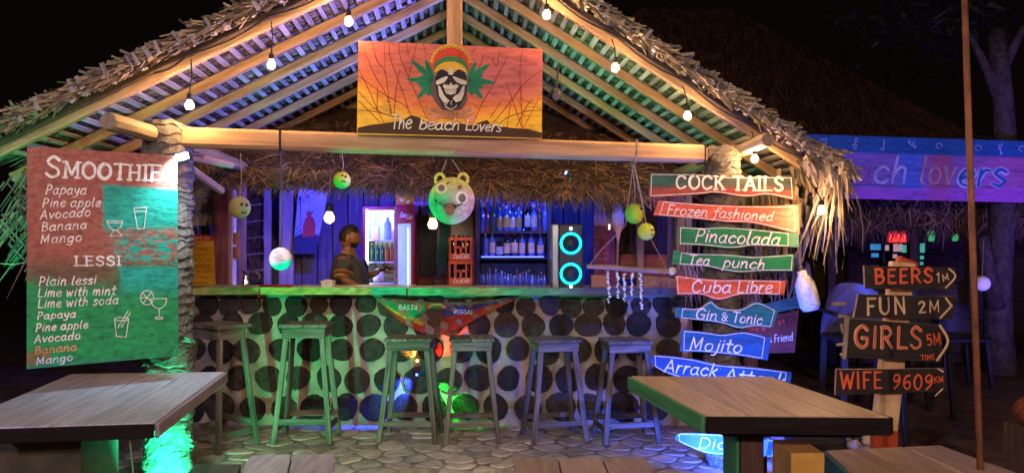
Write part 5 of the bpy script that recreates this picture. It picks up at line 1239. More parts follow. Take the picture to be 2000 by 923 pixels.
# yellow menu poster
yp = vplane(398, 6.6); e = empty('yellow_poster', yp(398, 560), 'yellow price poster with a red heading at the far left of the counter', 'poster')
panel('sheet', [(372, 456), (417, 460)], [(372, 558), (421, 558)], yp, .006, lambda u, v, x, y: (.55, .04, .05) if v > .86+.03*u else (.72, .45, .03), e, nx=20, ny=60)
t = MB()
for k in range(8): text(t, ['office', 'Currency', 'Fishing', 'Diving for', 'Snorkling', 'Boat Tours', 'Turtles', 'Tuk Tuk'][k], 377, 477+k*11, 377+[22, 30, 26, 36, 33, 36, 28, 30][k], 477+k*11, 6.0, yp, .9, off=.002)
obj('red_text', t, M['red'], e)
t = MB(); text(t, 'PRICE LIST', 376, 466, 410, 468, 4.5, yp, .8, off=.002); obj('heading', t, M['cream'], e)
# beach towel with palm silhouettes and a figure
tpn = vplane(604, 7.7); e = empty('printed_curtain', tpn(604, 500), 'light blue printed curtain with dark palms and a red bell shape hanging behind the bar', 'curtain')
def tw_(u, v, x, y):
    if y > 462-8*math.sin((x-575)/52*3.1) : return (.03, .035, .14)
    return lerp((.25, .3, .62), (.35, .42, .75), v)
panel('cloth', [(583, 368), (641, 372)], [(572, 495), (616, 496)], tpn, .008, tw_, e, nx=40, ny=60, m=M['cloth'])
t = MB(); t.flat([(591, 462), (592, 440), (597, 426), (604, 421), (613, 425), (617, 440), (614, 462)], tpn, .004); t.flat(arc(604, 418, 6, 4, 0, 340), tpn, .0045); obj('red_shape', t, mat('curtain_red', (.45, .05, .08), bump=0), e)
t = MB()
for s in ([(587, 384), (588, 462)], [(587, 384), (580, 392)], [(587, 384), (596, 395)], [(587, 384), (583, 400)], [(600, 381), (592, 386)], [(600, 381), (609, 392)], [(600, 381), (603, 396)], [(578, 448), (586, 440)], [(577, 458), (586, 450)], [(600, 413), (612, 413)], [(612, 413), (604, 420)]): t.ribbon(s, lambda q: 1.8-1*q, tpn, .002)
obj('palm_silhouettes', t, mat('curtain_navy', (.02, .025, .1), bump=0), e)
# clutter on the right of the bar
e = empty('purple_notice_board', P(1178, 560, 6.4), 'dark purple board with red scribbles standing right of the loudspeaker', 'notice board')
pn = vplane(1178, 6.4); panel('board', [(1160, 385), (1200, 388)], [(1160, 556), (1202, 556)], pn, .02, lambda u, v, x, y: (.16, .03, .10) if v < .68 else (.35, .22, .24), e, nx=12, ny=30)
t = MB()
for k in range(6): t.ribbon([(1166+q*3, 462+k*11+2.5*math.sin(q*2.1+k)) for q in range(9)], .9, pn, .002)
obj('red_scribbles', t, mat('pink_marker', (.6, .12, .18), bump=0), e)
b = MB(); b.box(P(1190, 443, 6.36), (.014, .01, .045)); obj('small_light', b, glow('warm_tag_light', (1, .75, .4), 3), e)
c = P(1207, 410, 6.2); e = empty('paper_cone_lamp', c, 'white and tan paper cone hanging on a pole right of the loudspeaker', 'cone lamp')
b = MB(); b.lathe([(.004, -.27), (.022, -.16), (.05, -.11), (.055, -.02), (.035, .08), (.03, .1)], P(1207, 440, 6.2)+V(0, 0, .1), 12); b.c = [(.75, .7, .65) if v[2] > P(0, 440, 6.2).z else (.6, .3, .1) for v in b.v]; obj('cone', b, M['smooth'], e, smooth=True)
b = MB(); b.tube([P(1207, 470, 6.2), P(1204, 560, 6.2)], .012, 8); obj('pole', b, M['stub'], e)
for px, py0, py1, Y, w_, m_, la in ((1250, 400, 520, 6.5, .06, 'stub', 'pale narrow post behind the yellow-green balls'), (1310, 330, 560, 6.6, .07, 'plank', 'grey post behind the cocktail boards'), (1345, 330, 600, 6.3, .05, 'stub', 'slim pale post left of the right trunk'), (1464, 390, 640, 6.0, .035, 'stub', 'thin pale pole seen between the cocktail boards')):
    p, q = P(px, py0, Y), P(px, py1, Y); b = MB(); b.box((p.x, Y, p.z/2), (w_, w_, p.z)); tag(obj('side_post', b, M[m_]), la, 'post')
b = MB(); b.box(P(1240, 450, 6.9), (.42, .03, .55)); tag(obj('hanging_board', b, M['dark']), 'dark brown board hung behind the yellow-green balls', 'board')
b = MB(); b.box(P(1262, 520, 6.7), (.5, .2, .22)); tag(obj('wooden_box', b, M['redwood']), 'reddish wooden box on the back shelf right of the loudspeaker', 'box')
b = MB(); b.box((P(1262, 0, 6.7).x, 6.7, P(0, 546, 6.7).z/2-.02), (.62, .25, P(0, 546, 6.7).z-.06)); tag(obj('back_shelf', b, M['dark']), 'dark wooden back shelf at the right end of the bar', 'shelf')
b = MB()
for i in range(230):                                  # blue-lit frond tangle behind the cocktail boards
    p = P(R.uniform(1330, 1580), R.uniform(480, 560), R.uniform(5.8, 6.6)); b.cur = R.choice([(1, 1, 1), (1.8, 1.7, 1.6), (.6, .6, .6)])
    b.strip(p, p+V(R.uniform(-.08, .08), 0, -R.uniform(.1, .3)), R.uniform(.01, .025), V(0, -1, 0), bend=R.uniform(-.2, .2), w2=.004, seg=2)
tag(obj('hanging_palm_strips', b, M['leaf']), 'pale palm strips hanging behind the cocktail boards', 'palm strips', kind='stuff')

# ================================================================ BARTENDER
def skinned(name, pts, edges, rad, m, parent, sub=2):
    me = bpy.data.meshes.new(name); o0 = Vector(pts[0]); me.from_pydata([tuple(Vector(p)-o0) for p in pts], edges, [])
    o = bpy.data.objects.new(name, me); COL.objects.link(o); me.materials.append(m); o.parent = parent; o.location = o0-wloc(parent)
    md = o.modifiers.new('skin', 'SKIN'); md.use_smooth_shade = True
    for i, sv in enumerate(me.skin_vertices[0].data):
        r = rad[i]; sv.radius = r if hasattr(r, '__len__') else (r, r); sv.use_root = (i == 0)
    s = o.modifiers.new('sub', 'SUBSURF'); s.levels = sub; s.render_levels = sub
    return o
Yp = 6.68
def W(px, py, dy=0): return P(px, py, Yp+dy)
pe = empty('person', V(W(682, 0).x, Yp, 0), 'bearded person in a dark polo shirt reaching into the open fridge behind the counter', 'person')
pel = W(684, 612); 
pts = [pel, W(685, 580), W(683, 548), W(680, 516), W(680, 500), W(682, 490), W(684, 476),               # 0-6 spine, neck, head base
       W(670, 510, -.15), W(667, 544, -.22), W(700, 562, -.24), W(716, 563, -.24),                     # 7-10 near arm resting on the counter
       W(690, 508, .15), W(703, 538, .2), W(728, 536, .16), W(741, 529, .12),                        # 11-14 far arm reaching
       W(680, 640, -.09), W(682, 715, -.10), W(680, 787, -.10), W(692, 793, -.12), W(688, 640, .09), W(690, 715, .10), W(688, 787, .1), W(700, 793, .1)]
edges = [(0, 1), (1, 2), (2, 3), (3, 4), (4, 5), (5, 6), (3, 7), (7, 8), (8, 9), (9, 10), (3, 11), (11, 12), (12, 13), (13, 14), (0, 15), (15, 16), (16, 17), (17, 18), (0, 19), (19, 20), (20, 21), (21, 22)]
rad = [(.14, .12), (.14, .115), (.14, .115), (.12, .095), .085, .068, .055, .062, .045, .036, .026, .062, .045, .034, .024, .085, .058, .042, .035, .085, .058, .042, .035]
skinned('body', pts, edges, rad, M['skin'], pe)
# head in profile, facing right (+x)
hc = W(684, 464)
def headf(d, q):
    x, y, z = q
    f_ = max(0, d.x)
    if z < 0: x *= 1-.08*abs(d.z); y *= 1-.22*abs(d.z)
    if d.x > .0:
        x *= .94
        x += .022*math.exp(-((z+.012)/.018)**2-(y/.018)**2)*(d.x > .3)          # nose
        x += .008*math.exp(-((z-.032)/.012)**2)*f_                              # brow
        x -= .008*math.exp(-((z-.012)/.012)**2)*f_*(1-math.exp(-(y/.02)**2))     # eye sockets
        x += .008*math.exp(-((z+.052)/.012)**2-(y/.03)**2)*f_+.012*math.exp(-((z+.095)/.018)**2-(y/.03)**2)*f_
    else: x *= 1.06 if z > 0 else 1.0
    return V(x, y, z)
tilt = Matrix.Rotation(math.radians(8), 3, 'Y')
b = MB(); b.ball(hc, (.096, .077, .118), 36, 28, tilt, headf); obj('head', b, M['skin'], pe, smooth=True)
def shell(name, keep, k, m, thr=0):
    b = MB(); full = MB(); full.ball(V(0, 0, 0), (.096, .077, .118), 36, 28, None, headf); idx = {}
    def vid(i):
        if i not in idx: idx[i] = len(b.v); v = Vector(full.v[i]); b.v.append(tuple(hc+tilt@(v*k*(1+.012*math.sin(i*7.1))))); b.g.append(tuple(v)); b.c.append((1, 1, 1))
        return idx[i]
    for f_ in full.f:
        c = sum((Vector(full.v[i]) for i in f_), V(0, 0, 0))/4
        if keep(c): b.f.append([vid(i) for i in f_])
    return obj(name, b, m, pe, smooth=True)
shell('hair', lambda c: (c.z > .055 and c.x < .07) or (c.x < -.02 and c.z > -.045) or (c.x < .02 and c.z > .03), 1.045, M['hair'])
shell('beard', lambda c: c.z < -.044 and c.x > .020 and not (c.z > -.042 and c.x > .06) and not (abs(c.z+.057) < .006 and c.x > .07 and abs(c.y) < .02), 1.03, M['hair'])
for sy in (-1, 1):
    b = MB(); b.ball(hc+tilt@V(-.004, sy*.080, -.008), (.018, .012, .030), 10, 8, tilt); obj('ear', b, M['skin'], pe, smooth=True)
    b = MB(); b.ball(hc+tilt@V(.073, sy*.035, .012), (.008, .009, .006), 8, 6); obj('eye', b, M['white'], pe, smooth=True)
    b = MB(); b.ball(hc+tilt@V(.078, sy*.036, .012), (.004, .005, .004), 8, 6); obj('pupil', b, M['hair'], pe, smooth=True)
    b = MB(); b.bar(hc+tilt@V(.086, sy*.018, .034), hc+tilt@V(.074, sy*.05, .036), .006, .006); obj('eyebrow', b, M['hair'], pe)
# polo shirt with collar, trim and sleeve bands
spts = [W(685, 605), W(685, 580), W(683, 548), W(680, 516), W(680, 500), W(670, 511, -.15), W(667, 540, -.215), W(690, 509, .15), W(699, 530, .19)]
skinned('polo_shirt', spts, [(0, 1), (1, 2), (2, 3), (3, 4), (3, 5), (5, 6), (3, 7), (7, 8)], [(.18, .17), (.19, .18), (.20, .19), (.195, .17), .098, .095, .072, .095, .072], M['shirt'], pe)
skinned('trousers', [W(684, 618), W(680, 650, -.09), W(682, 715, -.10), W(680, 782, -.10), W(688, 650, .09), W(690, 715, .1), W(688, 782, .1)], [(0, 1), (1, 2), (2, 3), (0, 4), (4, 5), (5, 6)], [(.16, .14), .1, .075, .062, .1, .075, .062], mat('dark_trousers', (.03, .03, .04)), pe)
def band_(name, c, ax, r, m, th=.008):
    ax = Vector(ax).normalized(); Mx = ax.to_track_quat('Z', 'Y').to_matrix(); b = MB(); b.lathe([(r, -th), (r+.005, -th*.5), (r+.005, th*.5), (r, th)], c, 18, Mx); return obj(name, b, m, pe, smooth=True)
ax = W(667, 544, -.22)-W(670, 510, -.15)
band_('sleeve_trim', W(667, 541, -.217), ax, .066, M['trim'], .007); band_('sleeve_trim', W(668, 532, -.205), ax, .072, M['trim'], .004)
band_('collar', W(682, 495), W(684, 485)-W(680, 500), .074, M['trim'], .008)
b = MB(); b.tube([W(661, 513, -.205), W(667, 509, -.20), W(675, 510, -.185), W(683, 520, -.165), W(689, 536, -.155)], .004, 5); obj('shoulder_piping', b, M['trim'], pe)
# hands: palm and five bent fingers each
def hand(wr, dirv, up, side, sz=1.0, curl=.2, spread=.16):
    dirv = Vector(dirv).normalized(); up = Vector(up); lat = dirv.cross(up).normalized(); up = lat.cross(dirv)
    pts = [Vector(wr), Vector(wr)+dirv*.05*sz, Vector(wr)+dirv*.085*sz]; ed = [(0, 1), (1, 2)]; rd = [(.024*sz, .016*sz), (.038*sz, .015*sz), (.036*sz, .013*sz)]
    skp = list(pts)
    palm = skinned('hand', skp, ed, rd, M['skin'], pe, 2)
    for k, (o, L_) in enumerate(((-.030, .070), (-.010, .080), (.010, .075), (.029, .058))):
        a = o/.03*spread; b0 = Vector(wr)+dirv*.078*sz+lat*o*sz
        d1 = (dirv*math.cos(a)+lat*math.sin(a)).normalized(); p = [b0]
        for j in range(3):
            cu = curl*(j+1); p.append(p[-1]+(d1*math.cos(cu)-up*math.sin(cu))*L_*sz*(.42, .32, .26)[j])
        fb2 = MB(); fb2.tube(p, [.0095*sz, .009*sz, .008*sz, .006*sz], 8); obj('finger', fb2, M['skin'], palm, smooth=True)
    b0 = Vector(wr)+dirv*.03*sz+lat*side*.03*sz; p = [b0, b0+(dirv*.6+lat*side*.8)*.03*sz, b0+(dirv*.85+lat*side*.8)*.058*sz-up*.006]
    fb2 = MB(); fb2.tube(p, [.013*sz, .011*sz, .008*sz], 8); obj('thumb', fb2, M['skin'], palm, smooth=True)
hand(W(741, 529, .12), W(756, 520, .06)-W(741, 529, .12), V(-.2, .8, .5), -1, 1.15, .12, .3)
hand(W(714, 563, -.24), V(1, .1, -.08), V(0, 0, 1), 1, 1.0, .15, .1)
# ================================================================ BAR STOOLS (one built, the rest copied)
def make_stool(h=.87):
    e = empty('bar_stool', (0, 0, 0)); tw, td = .35, .29
    for k in range(2):
        b = MB(); b.box((-tw/4+k*tw/2-.0005 if k == 0 else tw/4+.0005, 0, h-.014), (tw/2-.003, td, .028), ch=.005); obj('seat_board', b, M['stool'], e)
    for sy in (-1, 1):
        b = MB(); b.box((0, sy*(td/2-.032), h-.066), (tw-.035, .022, .074)); obj('apron', b, M['stool'], e)
    for sx in (-1, 1):
        b = MB(); b.box((sx*(tw/2-.035), 0, h-.066), (.022, td-.09, .074)); obj('apron', b, M['stool'], e)
    for sx in (-1, 1):
        for sy in (-1, 1):
            b = MB(); b.bar((sx*(tw/2-.05), sy*(td/2-.055), h-.035), (sx*(tw/2+.028), sy*(td/2+.02), .0), .038, .030, V(0, 1, 0)); obj('leg', b, M['stool'], e)
    for sy in (-1, 1):
        b = MB(); b.bar((-(tw/2+.005), sy*(td/2+.005), .16), ((tw/2+.005), sy*(td/2+.005), .16), .02, .045); obj('stretcher', b, M['stool'], e)
    for sx in (-1, 1):
        b = MB(); b.bar((sx*(tw/2+.012), -(td/2-.01), .11), (sx*(tw/2+.012), (td/2-.01), .11), .02, .045); obj('stretcher', b, M['stool'], e)
    return e
proto = make_stool()
for i, (px, Y, hh, yaw, sx, lb) in enumerate(((428, 5.38, .885, -32, 1.05, 'leftmost bar stool, dark, half hidden behind the left table'), (600, 5.56, .872, 2, 1.0, 'second bar stool from the left, lit green'), (803, 5.58, .765, -3, 1.03, 'third bar stool from the left, below the word RASTA'),
        (921, 5.56, .765, 4, .96, 'fourth bar stool from the left, next to the green light beam'), (1082, 5.58, .755, 14, 1.0, 'fifth bar stool from the left, lit blue-violet'), (1222, 5.56, .75, 8, 1.0, 'sixth bar stool, left of the right table'))):
    o = proto if i == 0 else copy_tree(proto)
    o.location = (P(px, 0, Y).x, Y, .022); o.scale = (sx, 1, hh/.87); o.rotation_euler.z = math.radians(yaw); tag(o, lb, 'bar stool', 'wooden stools along the bar')
bpy.context.view_layer.update()

# ================================================================ TABLES AND BENCHES (plank tops on trestle boxes)
def quad_top(name, corners, z, th, nplank, m, parent, edge=None, gap=.0025):
    """corners FL, FR, BR, BL on the ground plane; planks run front to back"""
    FL, FR, BR, BL = [Vector((c.x, c.y, z)) for c in corners]
    for k in range(nplank):
        u0, u1 = k/nplank, (k+1)/nplank
        a, b_, c, d = FL.lerp(FR, u0), FL.lerp(FR, u1), BL.lerp(BR, u1), BL.lerp(BR, u0)
        gx = (b_-a).normalized()*gap; a, b_, c, d = a+gx, b_-gx, c-gx, d+gx; dz = R.uniform(-.0015, .0015)
        ch = .003; fwd = (d-a).normalized(); rt = (b_-a).normalized()
        top = [a+rt*ch+fwd*ch, b_-rt*ch+fwd*ch, c-rt*ch-fwd*ch, d+rt*ch-fwd*ch]
        vs = [p+V(0, 0, dz) for p in top]+[p+V(0, 0, dz-ch) for p in (a, b_, c, d)]+[p-V(0, 0, th) for p in (a, b_, c, d)]
        ro = R.random()*9; gs = [((p-a).dot(fwd)+ro, (p-a).dot(rt)+ro, p.z) for p in vs]
        mb = MB(); mb.add(vs, [[0, 1, 2, 3], [8, 11, 10, 9]]+[[i, 4+i, 4+(i+1) % 4, (i+1) % 4] for i in range(4)]+[[4+i, 8+i, 8+(i+1) % 4, 4+(i+1) % 4] for i in range(4)], gs)
        obj(name, mb, m, parent)
    return FL, FR, BR, BL
def edge_board(parent, p, q, z, th, m, out, t=.018, dz=0):
    p, q = Vector((p.x, p.y, z-th/2-dz)), Vector((q.x, q.y, z-th/2-dz)); b = MB(); b.bar(p+out*t*.55, q+out*t*.55, t, th, Z, .003); obj('edge_board', b, m, parent)
# left table
zt = .76; FL, FR, BR, BL = G(-118, 838, zt), G(302, 824, zt), G(438, 725, zt), G(137, 730, zt)
cx = (FL+FR+BR+BL)/4
e = empty('plank_table', V(cx.x, cx.y, 0), 'grey-lilac plank table at the lower left in front of the left trunk', 'table', 'square plank tables in the foreground')
quad_top('top_plank', (FL, FR, BR, BL), zt, .035, 4, mat('lilac_grey_planks', (.46, .44, .54), (.19, .18, .23), sc_=(3, 30, 30), bump=.35, bs=260, bd=.002, rough=.36, spec=.5, rnd=.12, contrast=(.25, .75)), e)
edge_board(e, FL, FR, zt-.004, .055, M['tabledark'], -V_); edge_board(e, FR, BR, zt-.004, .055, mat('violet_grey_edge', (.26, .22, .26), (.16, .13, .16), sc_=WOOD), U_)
q0, q1 = FL.lerp(FR, .1), FL.lerp(FR, .88)
b = MB(); b.box((-2.235, 3.42, .35), (.62, .46, .70), Matrix.Rotation(TH, 3, 'Z')); obj('pedestal_box', b, mat('mossy_pedestal', (.09, .07, .035), (.04, .035, .02), sc_=(8, 8, 8)), e)
for s in (-.28, .28):
    b = MB(); b.bar(cx+U_*s-V_*.45+Z*(.69-cx.z), cx+U_*s+V_*.45+Z*(.69-cx.z), .05, .05); obj('under_rail', b, M['tabledark'], e)
b = MB(); pA = P(254, 860, 3.0); b.tube([pA, pA+V(.012, 0, -.12), pA+V(-.004, .0, -.25), pA+V(.01, 0, -.45)], .003, 5); tag(obj('thin_cable', b, mat('green_cable', (.2, .45, .2), bump=0)), 'thin green cable hanging under the left table', 'cable')
# right table
FL, FR, BR, BL = G(1378, 810, zt), G(1737, 813, zt), G(1506, 735, zt), G(1232, 733, zt)
cx = (FL+FR+BR+BL)/4
e = empty('plank_table', V(cx.x, cx.y, 0), 'orange-brown plank table with a green edge in front of the cocktail boards', 'table', 'square plank tables in the foreground')
quad_top('top_plank', (FL, FR, BR, BL), zt, .035, 4, M['table'], e)
lo = (FL-BL).normalized(); lo = V(-abs(lo.y), lo.x, 0).normalized(); lo = V(-1, 0, 0) if lo.x > 0 else lo
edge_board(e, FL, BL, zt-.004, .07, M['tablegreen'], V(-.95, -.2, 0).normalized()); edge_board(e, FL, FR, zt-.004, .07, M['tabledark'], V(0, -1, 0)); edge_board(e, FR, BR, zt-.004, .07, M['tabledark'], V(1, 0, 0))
c = P(1462, 0, 3.38); b = MB(); b.box((c.x, 3.42, .345), (.11, .14, .69), Matrix.Rotation(.15, 3, 'Z')); obj('post_leg', b, mat('dark_green_leg', (.10, .05, .035), (.05, .03, .02), sc_=WOOD), e)
b = MB(); b.box((c.x-.068, 3.42, .345), (.018, .14, .69), Matrix.Rotation(.15, 3, 'Z')); obj('leg_cladding', b, M['tablegreen'], e)
b = MB(); b.bar(FL.lerp(FR, .12)+V(0, .1, .68-FL.z), FL.lerp(FR, .9)+V(0, .1, .68-FL.z), .06, .05); obj('under_rail', b, M['tabledark'], e)
# benches at the bottom edge
def bench(c4, z, label, m, n=3, side=None):
    FL, FR, BR, BL = [G(x, y, z) for x, y in c4]; cx = (FL+FR+BR+BL)/4
    e = empty('bench', V(cx.x, cx.y, 0), label, 'bench', 'low plank benches at the bottom of the picture')
    quad_top('seat_plank', (FL, FR, BR, BL), z, .04, n, m, e, gap=.004)
    for (a, b_) in ((FL, BL), (FR, BR)):
        i = (cx-a.lerp(b_, .5)).normalized(); p = a.lerp(b_, .12)+i*.08; q = a.lerp(b_, .88)+i*.08
        b = MB(); b.bar(V(p.x, p.y, z/2-.02), V(q.x, q.y, z/2-.02), .04, z-.04); obj('side_board', b, M['tabledark'] if side is None else side, e)
    return e, (FL, FR, BR, BL)
bench(((430, 1000), (657, 1000), (655, 885), (486, 888)), .44, 'grey plank bench at the bottom edge left of centre', mat('grey_bench_planks', (.34, .32, .34), (.2, .19, .2), sc_=(3, 30, 30), rnd=.15), 2)
e, cs = bench(((1008, 1010), (1330, 1010), (1262, 892), (1003, 894)), .44, 'plank bench with a green left edge at the bottom centre', mat('brown_bench_planks', (.30, .23, .2), (.2, .15, .13), sc_=(3, 30, 30), rnd=.15), 3)
e, cs = bench(((1700, 960), (2080, 955), (1838, 868), (1612, 878)), .46, 'weathered brown bench with a green edge at the lower right', M['table'], 3)
edge_board(e, cs[0], cs[3], .456, .10, M['tablegreen'], V(-.9, -.3, 0).normalized())
e, cs = bench(((-120, 960), (40, 960), (80, 917), (-60, 917)), .44, 'corner of a bluish bench at the bottom left corner', mat('blue_bench_planks', (.25, .3, .4), (.15, .2, .28), sc_=(3, 30, 30)), 2)
e, cs = bench(((300, 990), (450, 985), (472, 905), (380, 906)), .40, 'small brown plank seat at the bottom left beside the lit trunk', M['dark'], 1)
# yellow box
Y0 = 3.30; p = P(1578, 884, Y0); b = MB(); w_ = 66/F*Y0; b.box((p.x, Y0+.12, p.z/2), (w_, .24, p.z), None, .004)
tag(obj('yellow_box', b, mat('yellow_painted_wood', (.62, .36, .08), (.5, .27, .05), sc_=(9, 9, 9))), 'pale yellow wooden box between the right table leg and the lower right bench', 'box')
# ================================================================ ROCKS, BLUE CUP
pos = [(1530, 856, 26), (1570, 846, 18), (1553, 872, 14), (1512, 884, 14), (1532, 902, 22), (1510, 912, 16), (1560, 893, 15), (1600, 842, 14), (1627, 850, 17), (1650, 862, 16), (1676, 848, 14), (1668, 872, 16), (1695, 862, 15), (1640, 842, 12), (1540, 880, 10), (1690, 880, 13),
       (1655, 890, 14), (1620, 886, 12), (1585, 858, 11), (1712, 850, 12), (1548, 838, 12), (1500, 842, 12), (1517, 860, 12), (1660, 836, 10), (1604, 872, 12)]
rank = {k: i for i, k in enumerate(sorted([k for k in range(len(pos)) if k not in (0, 4)], key=lambda k: pos[k][0]))}; rank[0] = rank[4] = 0
for k, (px, py, r) in enumerate(pos):
    p = G(px, py+r*.55, 0); rr = r/F*p.y; s1 = R.uniform(0, 9)
    fn = lambda d, q, s1=s1: q*(1+.16*math.sin(d.x*3+s1)*math.cos(d.y*4+s1)+.10*math.sin(d.z*6+s1*2)+.05*math.sin(d.x*13+d.z*11+s1))
    b = MB(); b.ball(p+V(0, 0, rr*.62), (rr, rr*.85, rr*.78), 12, 9, Matrix.Rotation(s1, 3, 'Z'), fn)
    big = {0: 'largest smooth rock of the pile, right behind the blue glass cup', 4: 'large pitted rock left of the yellow box'}.get(k)
    tag(obj('rock', b, M['rock'], smooth=True), big or f'pale rock under the right table, {ORD[rank[k]]} from the left of the pile', 'rock', 'rocks piled under the right table')
c = P(1487, 0, 3.9); zc = P(0, 888, 3.9).z; z1 = P(0, 855, 3.9).z
e = empty('blue_cup', V(c.x, 3.9, zc), 'glowing blue glass cup holding a small pale ball under the right table', 'cup')
b = MB(); b.lathe([(.022, 0), (.030, .04), (.038, z1-zc), (.035, z1-zc), (.02, .01), (.001, .008)], V(c.x, 3.9, zc), 16); obj('cup_glass', b, glow('blue_cup_glow', (.03, .10, 1), 4), e, smooth=True)
b = MB(); b.ball(V(c.x+.006, 3.9, z1+.004), .026, 12, 8); obj('pale_ball', b, M['shell'], e, smooth=True)
b = MB(); b.tube([V(c.x, 3.9, 0), V(c.x, 3.9, zc)], .03, 12); obj('stand', b, M['dark'], e)
# black block put in for the dark opening behind the rocks
p = P(1595, 0, 4.35); b = MB(); b.box((p.x, 4.38, .27), (.30, .2, .14), Matrix.Rotation(-.05, 3, 'Y'), .02); tag(obj('dark_opening', b, M['black']), 'black block standing in for the dark opening behind the rocks', 'dark opening')

# ================================================================ BUOY, CHAIR BACK, POLE, TREE
e = empty('hanging_buoy', P(1577, 605, 4.95), 'lilac-lit bottle-shaped buoy hanging right of the cocktail boards', 'buoy')
ax = (P(1566, 530, 4.95)-P(1585, 605, 4.95)).normalized(); Mx = ax.to_track_quat('Z', 'Y').to_matrix()
b = MB(); b.lathe([(.001, 0), (.05, .008), (.067, .035), (.068, .13), (.062, .19), (.04, .235), (.030, .25), (.030, .275), (.001, .28)], P(1585, 607, 4.95), 20, Mx); obj('float_body', b, M['white'], e, smooth=True)
b = MB(); b.tube([P(1566, 532, 4.95), P(1560, 500, 4.95), P(1556, 440, 4.97)], .006, 6); obj('rope', b, M['rope'], e)
def chair(px, py, Y, w_, label, m):
    c = P(px, py, Y); e = empty('plastic_chair', V(c.x, Y, 0), label, 'chair', 'plastic chairs by the far bar')
    b = MB(); N_ = 12; vs = []
    for j in range(7):
        t = j/6; z = c.z-.0-t*.38
        for i in range(N_+1):
            u = i/N_*2-1; ww = w_*(.36+.14*min(1, t*1.4)); zz = z-(.06*abs(u)**3 if j == 0 else 0)
            vs.append((c.x+u*ww, Y+.10*(1-u*u)-.05*(1-t), zz))
    b.add(vs, [[j*(N_+1)+i, j*(N_+1)+i+1, (j+1)*(N_+1)+i+1, (j+1)*(N_+1)+i] for j in range(6) for i in range(N_)]); obj('backrest', b, m, e, smooth=True)
    zs = c.z-.40; b = MB(); b.box((c.x, Y-.16, zs), (w_*.95, .42, .03), None, .012); obj('seat', b, M['black'], e)
    for sx in (-1, 1):
        b = MB(); b.bar((c.x+sx*w_*.48, Y-.30, zs+.18), (c.x+sx*w_*.48, Y+.02, zs+.2), .05, .02); obj('armrest', b, M['black'], e)
        for y in (-.33, .02):
            b = MB(); b.bar((c.x+sx*w_*.42, Y+y, zs), (c.x+sx*w_*.5, Y+y*1.1, .0), .04, .04, V(0, 1, 0)); obj('leg', b, M['black'], e)
lil = mat('lilac_plastic', (.13, .11, .17), (.1, .09, .14), bump=0, rough=.4)
chair(1662, 552, 5.6, .46, 'pale lilac plastic chair behind the FUN board', lil)
chair(1762, 562, 6.6, .5, 'dim dark chair behind the direction signpost', M['black'])
chair(1690, 600, 7.4, .5, 'dark chair left of the direction signpost in the background', M['black'])
chair(1850, 585, 8.0, .5, 'dark chair in the background between signpost and rusty pole', M['black'])
b = MB(); b.tube([P(1882, -60, 3.3), P(1899, 450, 3.3), P(1916, 960, 3.32)], [.013, .0135, .014], 12)
tag(obj('rusty_pole', b, M['rust'], smooth=True), 'tall thin rusty steel pole leaning slightly at the right edge', 'pole')
e = empty('tree', P(1960, 700, 7.4), 'gnarled violet-lit tree with a forked trunk at the right edge', 'tree')
def T(px, py, dy=0): return P(px, py, 8.62+dy)
b = MB()
pts = [T(1975, 830), T(1960, 740), T(1952, 660), T(1950, 560), T(1955, 470), T(1962, 380), T(1962, 280), T(1955, 180), T(1945, 60)]
b.tube([p+V(R.uniform(-.02, .02), 0, 0) for p in pts], [.26, .18, .155, .14, .14, .13, .12, .11, .10], 14); obj('trunk', b, M['bark'], e, smooth=True)
for pts, rs in (([T(1945, 600, -.05), T(1932, 540, -.1), T(1924, 490, -.2), T(1920, 462, -.3)], [.11, .085, .07, .05]), ([T(1952, 480, .05), T(1975, 440, -.1), T(1992, 400, -.1)], [.08, .06, .04]), ([T(1955, 200), T(1925, 130), T(1890, 60)], [.07, .05, .03]), ([T(1950, 150), T(1985, 80), T(2020, 20)], [.07, .05, .03]),
                ([T(1965, 760), T(1930, 800), T(1905, 815)], [.12, .07, .02]), ([T(1975, 770), T(2010, 812), T(2040, 822)], [.12, .07, .02])):
    b = MB(); b.tube(pts, rs, 10); obj('limb', b, M['bark'], e, smooth=True)
b = MB()
for k in range(2600):
    a = R.uniform(0, 6.28); rr = R.uniform(.3, 1.8); p = T(1945, 40)+V(rr*math.cos(a), rr*math.sin(a), R.uniform(.1, 1.7)+.35*math.sin(a*3)-rr*.2)
    b.strip(p, p+V(R.gauss(0, .1), R.gauss(0, .1), R.gauss(-.03, .06)), R.uniform(.03, .06), V(R.gauss(0, 1), R.gauss(0, 1), 1), w2=.01)
obj('crown', b, mat('dark_foliage', (.010, .013, .007), (.005, .007, .004)), e, kind='stuff')
e = empty('hanging_float', P(1918, 553, 6.9), 'round pale float hanging before the tree, right of the rusty pole', 'float')
b = MB(); b.ball(P(1918, 553, 6.9), 15/F*6.9, 16, 10); obj('ball', b, M['white'], e, smooth=True)
b = MB(); b.tube([P(1918, 540, 6.9), P(1921, 470, 7.2)], .005, 5); obj('cord', b, M['rope'], e)
# orange chair corner at the right edge
e = empty('orange_seat', P(1995, 900, 4.6), 'edge of a worn orange-brown cushion at the right edge of the picture', 'seat')
b = MB(); b.ball(P(2018, 805, 4.4), (.10, .12, .10), 14, 10, Matrix.Rotation(.5, 3, 'Y')); obj('cushion', b, mat('worn_orange_cloth', (.20, .045, .02), (.06, .02, .012), sc_=(30, 30, 30)), e, smooth=True)
b = MB(); b.box((P(2016, 800, 4.4).x, 4.4, .20), (.2, .22, .40)); obj('base', b, M['dark'], e)

